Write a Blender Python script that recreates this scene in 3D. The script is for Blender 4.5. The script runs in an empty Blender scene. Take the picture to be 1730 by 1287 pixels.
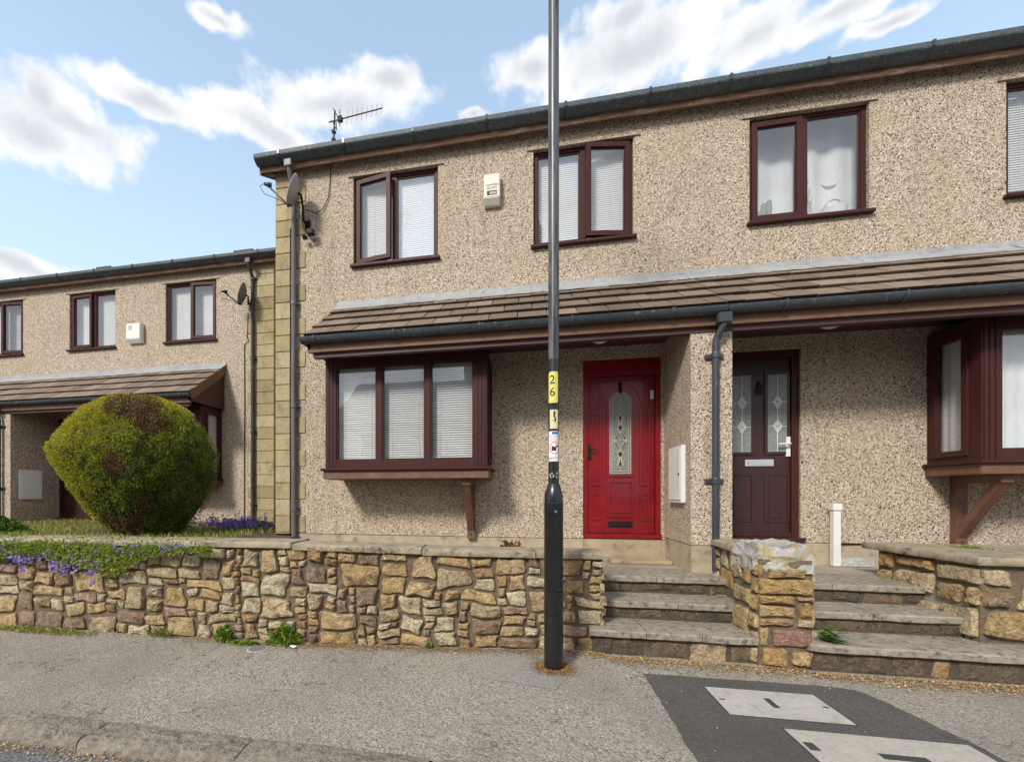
import bpy, bmesh, math, random
from mathutils import Vector, Matrix, noise as mnoise
R = math.radians
scene = bpy.context.scene
col = scene.collection
rnd = random.Random(7)

# ------------------------------------------------------------------ camera
YAW = 10.770
CAM_D, CAM_Z = 5.372, 1.28
cam_d = bpy.data.cameras.new('camera'); cam = bpy.data.objects.new('camera', cam_d); col.objects.link(cam)
cam.location = (0, -CAM_D, CAM_Z); cam.rotation_euler = (R(90), 0, R(YAW))
cam_d.sensor_width = 36; cam_d.lens = 36 * 720 / 1730
cam_d.shift_x = (865 - 753.04) / 1730; cam_d.shift_y = (837 - 643.5) / 1730
cam_d.clip_end = 2000; cam_d.clip_start = .05
scene.camera = cam

# ------------------------------------------------------------------ light
SUN_EL, SUN_AZ = 38, 27            # azimuth: degrees to the left of the facade's normal
sd = bpy.data.lights.new('sun', 'SUN'); sun = bpy.data.objects.new('sun', sd); col.objects.link(sun)
sd.energy = 1.9; sd.angle = R(11); sd.color = (1, .95, .87)
to_sun = Vector((-math.sin(R(SUN_AZ)) * math.cos(R(SUN_EL)), -math.cos(R(SUN_AZ)) * math.cos(R(SUN_EL)), math.sin(R(SUN_EL))))
sun.rotation_euler = to_sun.to_track_quat('Z', 'Y').to_euler()
scene.view_settings.view_transform = 'Standard'; scene.view_settings.look = 'None'
scene.view_settings.exposure = .93; scene.view_settings.gamma = 1
scene.cycles.max_bounces = 6; scene.cycles.diffuse_bounces = 3; scene.cycles.glossy_bounces = 3; scene.cycles.transmission_bounces = 3; scene.cycles.transparent_max_bounces = 12
scene.cycles.caustics_reflective = False; scene.cycles.caustics_refractive = False

# ------------------------------------------------------------------ node helpers
class NT:
    def __init__(s, tree): s.t = tree; s.n = tree.nodes; s.l = tree.links
    def new(s, typ, **kw):
        n = s.n.new(typ)
        for k, v in kw.items(): setattr(n, k, v)
        return n
    def put(s, sock, val):
        if isinstance(val, bpy.types.NodeSocket): s.l.new(val, sock)
        elif isinstance(val, (tuple, list)) and sock.type == 'RGBA' and len(val) == 3: sock.default_value = (*val, 1)
        else: sock.default_value = val
    def math(s, op, a, b=None, c=None, clamp=False):
        n = s.new('ShaderNodeMath', operation=op, use_clamp=clamp); s.put(n.inputs[0], a)
        if b is not None: s.put(n.inputs[1], b)
        if c is not None: s.put(n.inputs[2], c)
        return n.outputs[0]
    def vmath(s, op, a, b=None, out=0):
        n = s.new('ShaderNodeVectorMath', operation=op); s.put(n.inputs[0], a)
        if b is not None: s.put(n.inputs[1], b)
        return n.outputs[out]
    def mix(s, f, a, b, blend='MIX'):
        n = s.new('ShaderNodeMix', data_type='RGBA', blend_type=blend)
        s.put(n.inputs[0], f); s.put(n.inputs[6], a); s.put(n.inputs[7], b); return n.outputs[2]
    def noise(s, vec, scale, detail=3, rough=.55, out=0, dist=0):
        n = s.new('ShaderNodeTexNoise'); s.put(n.inputs['Vector'], vec); n.inputs['Scale'].default_value = scale
        n.inputs['Detail'].default_value = detail; n.inputs['Roughness'].default_value = rough; n.inputs['Distortion'].default_value = dist
        return n.outputs[out]
    def voro(s, vec, scale, out='Color', feature='F1', rand=1):
        n = s.new('ShaderNodeTexVoronoi', feature=feature); s.put(n.inputs['Vector'], vec); n.inputs['Scale'].default_value = scale
        n.inputs['Randomness'].default_value = rand
        return n.outputs[out]
    def ramp(s, fac, stops, interp='LINEAR'):
        n = s.new('ShaderNodeValToRGB'); s.put(n.inputs[0], fac); cr = n.color_ramp; cr.interpolation = interp
        while len(cr.elements) > 1: cr.elements.remove(cr.elements[-1])
        for i, (p, c) in enumerate(stops):
            e = cr.elements[0] if i == 0 else cr.elements.new(p)
            e.position = p; e.color = (*c, 1) if len(c) == 3 else c
        return n.outputs[0]
    def smooth(s, v, a, b, lo=0., hi=1.):
        n = s.new('ShaderNodeMapRange', interpolation_type='SMOOTHSTEP'); s.put(n.inputs[0], v)
        for i, x in enumerate((a, b, lo, hi)): n.inputs[i + 1].default_value = x
        return n.outputs[0]
    def sepx(s, v, i=0):
        n = s.new('ShaderNodeSeparateXYZ'); s.put(n.inputs[0], v); return n.outputs[i]
    def comb(s, x, y, z):
        n = s.new('ShaderNodeCombineXYZ')
        for i, q in enumerate((x, y, z)): s.put(n.inputs[i], q)
        return n.outputs[0]

# ------------------------------------------------------------------ world: sky and cumulus
world = bpy.data.worlds.new('World'); scene.world = world; world.use_nodes = True
w = NT(world.node_tree); w.n.clear()
sky = w.new('ShaderNodeTexSky', sky_type='NISHITA'); sky.sun_disc = False
sky.sun_elevation = R(SUN_EL); sky.sun_rotation = math.atan2(to_sun.x, to_sun.y) % (2 * math.pi)
sky.air_density = 1.0; sky.dust_density = .6; sky.ozone_density = 2.2
tc = w.new('ShaderNodeTexCoord').outputs['Generated']
dz = w.sepx(tc, 2); dx = w.sepx(tc, 0); dy = w.sepx(tc, 1)
az = w.math('ARCTAN2', dx, dy)
hyp = w.math('SQRT', w.math('ADD', w.math('MULTIPLY', dx, dx), w.math('MULTIPLY', dy, dy)))
el = w.math('ARCTAN2', dz, hyp)
ae = w.comb(az, el, 0.)
# a wobble of the outline, then cloud masses at the directions where they stand (azimuth, elevation, half widths)
wob = w.noise(w.vmath('MULTIPLY', tc, (1, 1, 1.2)), 8, 4, .55, out=1)
aew = w.vmath('ADD', ae, w.vmath('MULTIPLY', w.vmath('SUBTRACT', wob, (.5, .5, .5)), (.075, .075, 0)))
def pix_dir(u, v):
    a = (u - 753.04) / 720; b = (837 - v) / 720; s_, c_ = math.sin(R(YAW)), math.cos(R(YAW))
    x, y = -s_ + a * c_, c_ + a * s_
    return math.atan2(x, y), math.atan2(b, math.hypot(x, y))
masses = []
for (u, v, su, sv) in [(60, 220, 150, 62), (70, 150, 60, 55), (130, 205, 150, 48), (250, 172, 120, 34), (430, 210, 120, 45), (560, 180, 130, 52), (660, 140, 70, 42),
                       (365, 40, 55, 22), (900, 120, 90, 52), (1060, 90, 190, 95), (1060, 20, 90, 50), (1270, 60, 150, 55), (800, 190, 32, 14), (1420, 15, 130, 40), (90, 465, 260, 24), (1500, 30, 120, 26)]:
    a0, e0 = pix_dir(u, v); a1, _ = pix_dir(u + su, v); _, e1 = pix_dir(u, v - sv)
    masses.append((a0, e0, abs(a1 - a0), abs(e1 - e0)))
def density(p):
    tot = None
    for (a0, e0, sa, se) in masses:
        q = w.vmath('MULTIPLY', w.vmath('SUBTRACT', p, (a0, e0, 0)), (1 / sa, 1 / se, 0))
        m = w.math('SUBTRACT', 1.25, w.vmath('LENGTH', q, out=1))
        tot = m if tot is None else w.math('SMOOTH_MAX', tot, m, .25)
    return tot
dens = density(aew)
rest = w.math('MULTIPLY', w.math('SUBTRACT', w.noise(w.vmath('MULTIPLY', tc, (1, 1, 1.9)), 2.6, 4, .55), .38), 7.)   # unseen sky, made cloudier behind the camera to whiten the window reflections
front = w.smooth(dy, -.25, .2)
dens = w.math('MAXIMUM', dens, w.math('SUBTRACT', rest, w.math('MULTIPLY', front, 4.)))
dens2 = w.math('ADD', dens, w.math('MULTIPLY', w.math('SUBTRACT', w.noise(tc, 17, 6, .56), .5), 1.9))
mask = w.smooth(dens2, .05, .70)
puff = w.noise(w.vmath('ADD', tc, (0, 0, .03)), 11, 4, .6)
core = w.smooth(w.math('ADD', dens, w.math('MULTIPLY', w.math('SUBTRACT', puff, .5), 1.4)), .3, 1.35)
ccol = w.mix(core, (.98, .985, 1.0), (.62, .635, .68))
# Nishita radiance is physical; the cloud is white at the same scale
SKY = .15
skyc = w.mix(1.0, sky.outputs[0], (1.0, 1.03, 1.02), 'MULTIPLY')
haze_f = w.smooth(el, .05, .85, .97, .40)
skyc = w.mix(haze_f, skyc, (2.75, 3.45, 3.95))
final = w.mix(w.math('MULTIPLY', mask, .93), skyc, w.vmath('MULTIPLY', ccol, (4.05, 4.03, 4.0)))
below = w.smooth(el, -.05, .0)
final = w.mix(below, (1.2, 1.15, 1.1), final)
bg = w.new('ShaderNodeBackground'); w.put(bg.inputs[0], final); bg.inputs[1].default_value = SKY
wo = w.new('ShaderNodeOutputWorld'); w.l.new(bg.outputs[0], wo.inputs[0])

# ------------------------------------------------------------------ materials
def material(name):
    m = bpy.data.materials.new(name); m.use_nodes = True
    t = NT(m.node_tree); p = m.node_tree.nodes['Principled BSDF']
    return m, t, p
def bump(t, p, h, strength=.5, dist=.01):
    b = t.new('ShaderNodeBump'); b.inputs['Strength'].default_value = strength; b.inputs['Distance'].default_value = dist
    t.put(b.inputs['Height'], h); t.l.new(b.outputs[0], p.inputs['Normal'])
def objc(t): return t.new('ShaderNodeNewGeometry').outputs['Position']
def orand(t): return t.new('ShaderNodeObjectInfo').outputs['Random']
def simple(name, c, rough=.5, var=.25, scale=12, metal=0, bstr=.12, bdist=.004, dirt=None, stretch=(1, 1, 1), spec=.5, coat=0):
    m, t, p = material(name); pos = t.vmath('MULTIPLY', objc(t), stretch)
    n = t.noise(pos, scale, 5, .62)
    n2 = t.noise(pos, scale * .17, 3, .6)
    k = t.math('ADD', t.math('MULTIPLY', n, .6), t.math('MULTIPLY', n2, .4))
    lo = tuple(x * (1 - var) for x in c); hi = tuple(min(1, x * (1 + var)) for x in c)
    cc = t.ramp(k, [(.3, lo), (.7, hi)])
    if dirt: cc = t.mix(t.smooth(t.noise(pos, dirt[1], 5, .7), dirt[2], dirt[3]), cc, dirt[0])
    t.put(p.inputs['Base Color'], cc); t.put(p.inputs['Roughness'], t.math('ADD', rough, t.math('MULTIPLY', t.math('SUBTRACT', n, .5), .25)))
    p.inputs['Metallic'].default_value = metal; p.inputs['Specular IOR Level'].default_value = spec
    p.inputs['Coat Weight'].default_value = coat
    bump(t, p, n, bstr, bdist)
    return m
M = {}
def mk_pebble():
    m, t, p = material('pebbledash'); pos = objc(t)
    wp = t.vmath('ADD', pos, t.vmath('MULTIPLY', t.vmath('SUBTRACT', t.noise(pos, 35, 2, .5, out=1), (.5, .5, .5)), (.012, .012, .012)))
    v1 = t.voro(wp, 95); r1 = t.sepx(v1, 0)
    v2 = t.voro(wp, 180); r2 = t.sepx(v2, 1)
    chip = t.ramp(r1, [(0, (.035, .022, .014)), (.08, (.13, .08, .045)), (.18, (.32, .21, .125)), (.33, (.48, .345, .22)), (.50, (.585, .455, .32)), (.72, (.68, .56, .42)), (.87, (.82, .73, .60))], 'CONSTANT')
    fine = t.ramp(r2, [(0, (.06, .038, .022)), (.14, (.38, .265, .165)), (.45, (.605, .475, .335)), (.78, (.78, .68, .54))], 'CONSTANT')
    c = t.mix(t.math('GREATER_THAN', t.sepx(v1, 2), .45), fine, chip)
    big = t.noise(pos, 1.3, 5, .6)
    c = t.mix(t.smooth(big, .35, .75, 0., .30), c, (.40, .29, .175))
    st = t.noise(t.vmath('MULTIPLY', pos, (5, 5, .5)), 1.6, 5, .65)      # rain streaks
    c = t.mix(t.smooth(st, .52, .74, 0., .42), c, (.19, .14, .095))
    hs = t.new('ShaderNodeHueSaturation'); hs.inputs['Saturation'].default_value = .90; hs.inputs['Value'].default_value = .94; t.put(hs.inputs['Color'], c); c = hs.outputs[0]
    t.put(p.inputs['Base Color'], c); p.inputs['Roughness'].default_value = .85
    h = t.math('SUBTRACT', 1., t.voro(pos, 95, 'Distance'))
    bump(t, p, h, .6, .010)
    return m
M['pebble'] = mk_pebble()
def mk_tarmac(name, stops, scale=85, tint=(.3, .24, .18), b=.7):
    m, t, p = material(name); pos = objc(t)
    wp = t.vmath('ADD', pos, t.vmath('MULTIPLY', t.vmath('SUBTRACT', t.noise(pos, 60, 2, .5, out=1), (.5, .5, .5)), (.01, .01, .01)))
    v = t.voro(wp, scale); r = t.sepx(v, 0)
    c = t.ramp(r, stops, 'CONSTANT')
    c2 = t.ramp(t.sepx(t.voro(wp, scale * 2.1), 1), stops, 'CONSTANT')
    c = t.mix(.45, c, c2)
    big = t.noise(pos, .9, 6, .62); mid = t.noise(pos, 4.5, 5, .65)
    c = t.mix(t.smooth(big, .38, .70, 0., .6), c, tuple(x * .62 for x in stops[2][1]))
    c = t.mix(t.smooth(mid, .56, .74, 0., .35), c, tint)
    gum = t.voro(pos, 2.3, 'Distance')
    c = t.mix(t.smooth(gum, .035, .022, 0., .55), c, (.10, .085, .07))
    crack = t.math('ABSOLUTE', t.math('SUBTRACT', t.noise(pos, .55, 5, .6), .5))
    c = t.mix(t.smooth(crack, .0035, .0, 0., .6), c, (.06, .05, .04))
    t.put(p.inputs['Base Color'], c); p.inputs['Roughness'].default_value = .88
    h = t.math('SUBTRACT', 1., t.voro(pos, scale, 'Distance'))
    bump(t, p, h, b, .009)
    return m
M['tarmac'] = mk_tarmac('pavement_tarmac', [(0, (.10, .083, .064)), (.13, (.22, .19, .152)), (.36, (.32, .28, .227)), (.68, (.41, .36, .295)), (.88, (.52, .46, .385))], 92, tint=(.22, .17, .115), b=.5)
M['road'] = mk_tarmac('road_tarmac', [(0, (.05, .047, .045)), (.2, (.12, .11, .105)), (.45, (.19, .18, .17)), (.7, (.26, .245, .23)), (.9, (.36, .34, .32))], 70, (.15, .12, .10))
M['patch'] = mk_tarmac('dark_tarmac', [(0, (.05, .045, .04)), (.2, (.078, .07, .062)), (.45, (.105, .095, .084)), (.75, (.13, .118, .105)), (.95, (.22, .20, .18))], 150, (.12, .105, .09), .45)
M['concrete'] = simple('concrete_slab', (.33, .295, .235), .85, .28, 18, dirt=((.10, .085, .06), 9, .52, .8), bstr=.45, bdist=.008)
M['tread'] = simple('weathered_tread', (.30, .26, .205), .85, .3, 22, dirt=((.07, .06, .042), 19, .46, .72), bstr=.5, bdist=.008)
M['coping'] = simple('coping_stone', (.34, .275, .19), .85, .35, 14, dirt=((.10, .085, .055), 11, .48, .72), bstr=.7, bdist=.014)
M['cover'] = simple('cover_concrete', (.43, .395, .345), .85, .2, 30, dirt=((.2, .17, .14), 9, .52, .8), bstr=.3)
M['cover2'] = simple('cover_aggregate', (.42, .375, .32), .88, .2, 60, dirt=((.12, .10, .08), 70, .58, .7), bstr=.4)
M['iron'] = simple('cast_iron', (.05, .05, .052), .6, .3, 60, bstr=.4)
M['mortar'] = simple('lime_mortar', (.165, .122, .08), .95, .35, 26, dirt=((.09, .07, .05), 14, .48, .7), bstr=.9, bdist=.02)
M['plinth'] = simple('plinth_render', (.42, .34, .24), .9, .25, 9, dirt=((.18, .13, .085), 5, .5, .75), bstr=.4, bdist=.01)
M['threshold'] = simple('sandstone_threshold', (.42, .33, .215), .85, .25, 7, dirt=((.2, .15, .1), 8, .52, .75), bstr=.4, bdist=.01)
M['kerb'] = simple('kerb_gritstone', (.265, .225, .175), .85, .45, 22, dirt=((.12, .10, .075), 14, .52, .72), bstr=1, bdist=.045)
def mk_stone(name, stops, stain=(.06, .05, .038), lich=(.62, .60, .54), dark=.25):
    m, t, p = material(name); pos = objc(t); r = orand(t)
    c = t.ramp(r, stops, 'CONSTANT')
    off = t.vmath('ADD', pos, t.comb(t.math('MULTIPLY', r, 37.), 0., t.math('MULTIPLY', r, 11.)))
    n = t.noise(off, 16, 6, .68); n2 = t.noise(off, 55, 4, .7); n3 = t.noise(off, 6, 4, .6)
    c = t.mix(1., c, t.ramp(n, [(.25, (.45, .42, .38)), (.5, (1.12, 1.1, 1.05)), (.75, (1.6, 1.55, 1.45))]), 'MULTIPLY')
    c = t.mix(t.smooth(n3, .55, .72, 0., .75), c, (.40, .235, .085))      # iron staining
    c = t.mix(t.smooth(t.noise(off, 9, 5, .72), .50, .70, 0., .82), c, stain)
    c = t.mix(t.smooth(t.noise(off, 13, 5, .75), .66, .76, 0., .6), c, lich)
    c = t.mix(1., c, t.ramp(n2, [(.3, (.55, .55, .55)), (.7, (1.28, 1.28, 1.28))]), 'MULTIPLY')
    t.put(p.inputs['Base Color'], c); p.inputs['Roughness'].default_value = .9
    bump(t, p, t.math('ADD', t.math('MULTIPLY', n, .8), t.math('MULTIPLY', n2, .45)), 1., .045)
    return m
M['stone'] = mk_stone('wall_sandstone', [(0, (.50, .37, .205)), (.14, (.37, .245, .13)), (.26, (.55, .44, .28)), (.38, (.29, .205, .14)), (.46, (.48, .335, .16)),
                                         (.60, (.38, .26, .20)), (.64, (.58, .50, .35)), (.80, (.45, .35, .22)), (.90, (.52, .38, .19))])
M['ochre'] = mk_stone('pillar_sandstone', [(0, (.50, .37, .19)), (.3, (.44, .29, .12)), (.55, (.50, .40, .26)), (.8, (.42, .30, .15))], lich=(.6, .58, .52))
M['pinkstone'] = mk_stone('pink_sandstone', [(0, (.33, .19, .145))])
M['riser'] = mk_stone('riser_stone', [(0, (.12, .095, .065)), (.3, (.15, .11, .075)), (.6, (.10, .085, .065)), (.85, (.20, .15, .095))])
M['darkmortar'] = simple('dark_brown_mortar', (.085, .066, .046), .95, .4, 26, bstr=.9, bdist=.02)  # darker brown mortar behind the riser stones
M['greymortar'] = simple('lumpy_grey_mortar', (.42, .41, .385), .95, .4, 22, dirt=((.42, .32, .14), 7, .5, .66), bstr=1, bdist=.03)
def mk_quoin():
    m, t, p = material('quoin_block'); pos = objc(t); r = orand(t)
    c = t.ramp(r, [(0, (.42, .34, .18)), (.35, (.36, .285, .145)), (.7, (.47, .39, .225)), (1, (.31, .245, .13))])
    n = t.noise(pos, 30, 6, .7)
    c = t.mix(t.smooth(t.noise(t.vmath('MULTIPLY', pos, (1, 1, .5)), 7, 5, .72), .46, .72, 0, .65), c, (.17, .13, .065))
    c = t.mix(1., c, t.ramp(n, [(.3, (.8, .8, .8)), (.7, (1.15, 1.15, 1.15))]), 'MULTIPLY')
    t.put(p.inputs['Base Color'], c); p.inputs['Roughness'].default_value = .9; bump(t, p, n, .5, .012)
    return m
M['quoin'] = mk_quoin()
def mk_tile():
    m, t, p = material('concrete_roof_tile'); pos = objc(t); r = orand(t)
    c = t.ramp(r, [(0, (.14, .098, .07)), (.5, (.195, .14, .10)), (1, (.26, .195, .145))])
    n = t.noise(pos, 40, 5, .7)
    c = t.mix(t.smooth(t.noise(pos, 7, 5, .72), .5, .75, 0, .6), c, (.085, .07, .052))
    c = t.mix(t.smooth(t.noise(pos, 24, 4, .7), .64, .74, 0, .5), c, (.30, .27, .21))
    t.put(p.inputs['Base Color'], c); p.inputs['Roughness'].default_value = .9; bump(t, p, n, .5, .01)
    return m
M['tile'] = mk_tile()
M['lead'] = simple('lead_flashing', (.33, .335, .335), .55, .25, 9, metal=0, dirt=((.20, .195, .19), 16, .56, .72), bstr=1, bdist=.02)
M['upvc'] = simple('mahogany_upvc', (.058, .018, .016), .5, .25, 90, stretch=(1, 1, .06), bstr=.15, bdist=.002, spec=.22)
M['fascia'] = simple('weathered_fascia_board', (.30, .165, .105), .75, .4, 8, dirt=((.46, .37, .30), 16, .48, .64), stretch=(.25, 1, 1), bstr=.3)
M['brownwood'] = simple('brown_stained_timber', (.155, .072, .042), .6, .3, 22, dirt=((.22, .13, .09), 6, .5, .8), bstr=.25)
M['darkwood'] = simple('dark_brown_soffit_board', (.062, .022, .019), .55, .25, 20, bstr=.1)
M['gutter'] = simple('grey_gutter', (.075, .09, .098), .55, .35, 26, dirt=((.20, .23, .24), 40, .54, .70), bstr=.2, spec=.35)
M['gutter2'] = simple('black_gutter', (.05, .058, .066), .26, .3, 20, dirt=((.25, .26, .27), 14, .60, .74), bstr=.1)
M['pipe'] = simple('grey_downpipe', (.135, .128, .135), .5, .2, 12, dirt=((.28, .27, .26), 9, .6, .75), stretch=(1, 1, .3))
M['pipe2'] = simple('dark_grey_downpipe', (.042, .047, .054), .42, .25, 12, dirt=((.2, .21, .22), 9, .6, .75), stretch=(1, 1, .3))
M['roof'] = simple('roof_covering', (.12, .10, .09), .85, .3, 20)
M['black'] = simple('black_plastic', (.012, .012, .013), .6, .2, 30, spec=.25)
M['postblack'] = simple('black_post_paint', (.010, .010, .011), .33, .3, 25, dirt=((.11, .105, .10), 34, .66, .75), bstr=.2, bdist=.003, coat=.2)
M['poststeel'] = simple('worn_grey_post_paint', (.10, .10, .105), .36, .5, 22, dirt=((.02, .02, .022), 8, .46, .6), stretch=(3, 3, .22), bstr=.15, bdist=.003)
M['white'] = simple('white_plastic', (.76, .76, .74), .45, .05, 10)
M['cream'] = simple('cream_plastic', (.72, .69, .56), .45, .06, 10)
M['greydish'] = simple('grey_painted_steel', (.36, .32, .32), .55, .2, 12, dirt=((.22, .15, .12), 10, .58, .75))
M['darkdish'] = simple('dark_grey_mesh_dish', (.13, .14, .15), .5, .2, 30)
M['alu'] = simple('aluminium', (.35, .36, .38), .4, .15, 20, metal=.7)
M['chrome'] = simple('satin_chrome', (.72, .72, .71), .22, .05, 20, metal=.9, bstr=.02)
M['redpaint'] = simple('red_door_paint', (.23, .004, .009), .32, .25, 7, bstr=.2, bdist=.004, coat=.3, dirt=((.13, .004, .007), 4, .5, .8))
M['browndoor'] = simple('dark_brown_woodgrain_door', (.042, .014, .013), .4, .4, 26, stretch=(2.2, 2.2, .16), bstr=.5, bdist=.003)
M['blind'] = simple('white_blind', (.80, .80, .78), .6, .04, 6)
M['slat'] = simple('white_blind_slat', (.86, .855, .83), .5, .05, 6)
M['net'] = simple('white_net_curtain', (.80, .80, .81), .9, .12, 40, stretch=(1, 1, .15))
M['lead_came'] = simple('lead_came', (.50, .485, .37), .4, .1, 30)
M['whitecame'] = simple('white_came', (.72, .72, .72), .4, .05, 30)
M['yellow'] = simple('yellow_number_sticker', (.70, .64, .14), .6, .12, 30)
M['paleyellow'] = simple('faded_yellow_sticker', (.70, .63, .36), .7, .15, 30)
M['ink'] = simple('black_ink', (.012, .012, .012), .6, .1, 30)
M['blue'] = simple('blue_print', (.05, .16, .42), .6, .1, 30)
M['redprint'] = simple('red_print', (.62, .10, .08), .6, .1, 30)
M['fadered'] = simple('faded_red_print', (.74, .42, .38), .6, .1, 30)
M['soil'] = simple('garden_soil', (.085, .06, .035), .95, .5, 9, bstr=.8, bdist=.03)
M['offstone'] = simple('opposite_house_wall', (.36, .30, .22), .9, .25, 6)
M['slate'] = simple('slate_roof', (.085, .085, .09), .8, .3, 14)
def mk_glass():
    m, t, p = material('window_glass'); t.n.remove(p)
    g = t.new('ShaderNodeBsdfGlossy'); g.inputs['Roughness'].default_value = .01; g.inputs[0].default_value = (.93, .96, 1, 1)
    tr = t.new('ShaderNodeBsdfTransparent'); tr.inputs[0].default_value = (.98, .985, .985, 1)
    lw_ = t.new('ShaderNodeLayerWeight'); lw_.inputs[0].default_value = .5
    bp = t.new('ShaderNodeBump'); bp.inputs['Strength'].default_value = .05; bp.inputs['Distance'].default_value = .02
    t.put(bp.inputs['Height'], t.noise(objc(t), 2.2, 2)); t.l.new(bp.outputs[0], g.inputs['Normal'])
    f = t.math('ADD', t.math('MULTIPLY', t.math('POWER', lw_.outputs['Facing'], 4.), .8), .125, clamp=True)   # reflection off each face of the pane
    mx = t.new('ShaderNodeMixShader'); t.put(mx.inputs[0], f); t.l.new(tr.outputs[0], mx.inputs[1]); t.l.new(g.outputs[0], mx.inputs[2])
    t.l.new(mx.outputs[0], t.n['Material Output'].inputs[0]); return m
M['glass'] = mk_glass()
def mk_obscure(name, c):
    m, t, p = material(name); pos = objc(t)
    n = t.noise(pos, 55, 4, .7)
    t.put(p.inputs['Base Color'], t.ramp(n, [(.3, tuple(x * .65 for x in c)), (.7, tuple(x * 1.35 for x in c))]))
    p.inputs['Roughness'].default_value = .22; bump(t, p, n, .6, .01); return m
M['obscure'] = mk_obscure('obscure_glass', (.24, .255, .245))
M['darkglass'] = mk_obscure('dark_bevelled_glass', (.035, .028, .014))
def mk_leaf(name, stops, trans=.25, rough=.6):
    m, t, p = material(name)
    at_ = t.new('ShaderNodeAttribute', attribute_name='tint').outputs['Fac']
    c = t.ramp(at_, stops); t.put(p.inputs['Base Color'], c); p.inputs['Roughness'].default_value = rough
    p.inputs['Specular IOR Level'].default_value = .25
    tl = t.new('ShaderNodeBsdfTranslucent'); t.put(tl.inputs[0], c)
    mx = t.new('ShaderNodeMixShader'); mx.inputs[0].default_value = trans
    t.l.new(p.outputs[0], mx.inputs[1]); t.l.new(tl.outputs[0], mx.inputs[2]); t.l.new(mx.outputs[0], t.n['Material Output'].inputs[0])
    return m
# tint: 0 dead brown ... .3 deep green ... 1 yellow-green
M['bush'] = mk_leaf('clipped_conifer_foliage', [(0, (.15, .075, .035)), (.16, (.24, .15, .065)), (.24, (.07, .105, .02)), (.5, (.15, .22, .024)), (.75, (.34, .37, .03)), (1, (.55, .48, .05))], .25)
M['leaf'] = mk_leaf('green_leaves', [(0, (.03, .065, .014)), (.5, (.12, .21, .025)), (1, (.36, .42, .06))], .3)
M['grass'] = mk_leaf('grass_blades', [(0, (.05, .085, .018)), (.5, (.22, .27, .04)), (1, (.50, .43, .15))], .3)
M['flower'] = mk_leaf('violet_petals', [(0, (.13, .07, .32)), (.5, (.24, .16, .52)), (1, (.42, .34, .70))], .3)
M['litter'] = mk_leaf('dry_leaf_litter', [(0, (.09, .035, .014)), (.35, (.22, .10, .035)), (.7, (.42, .27, .10)), (1, (.62, .52, .33))], .1)
M['fern'] = mk_leaf('dead_brown_fern', [(0, (.10, .03, .01)), (.5, (.26, .10, .03)), (1, (.42, .22, .07))], .2)
M['bark'] = simple('bark', (.10, .07, .045), .9, .4, 30, bstr=.8, bdist=.02)

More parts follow.
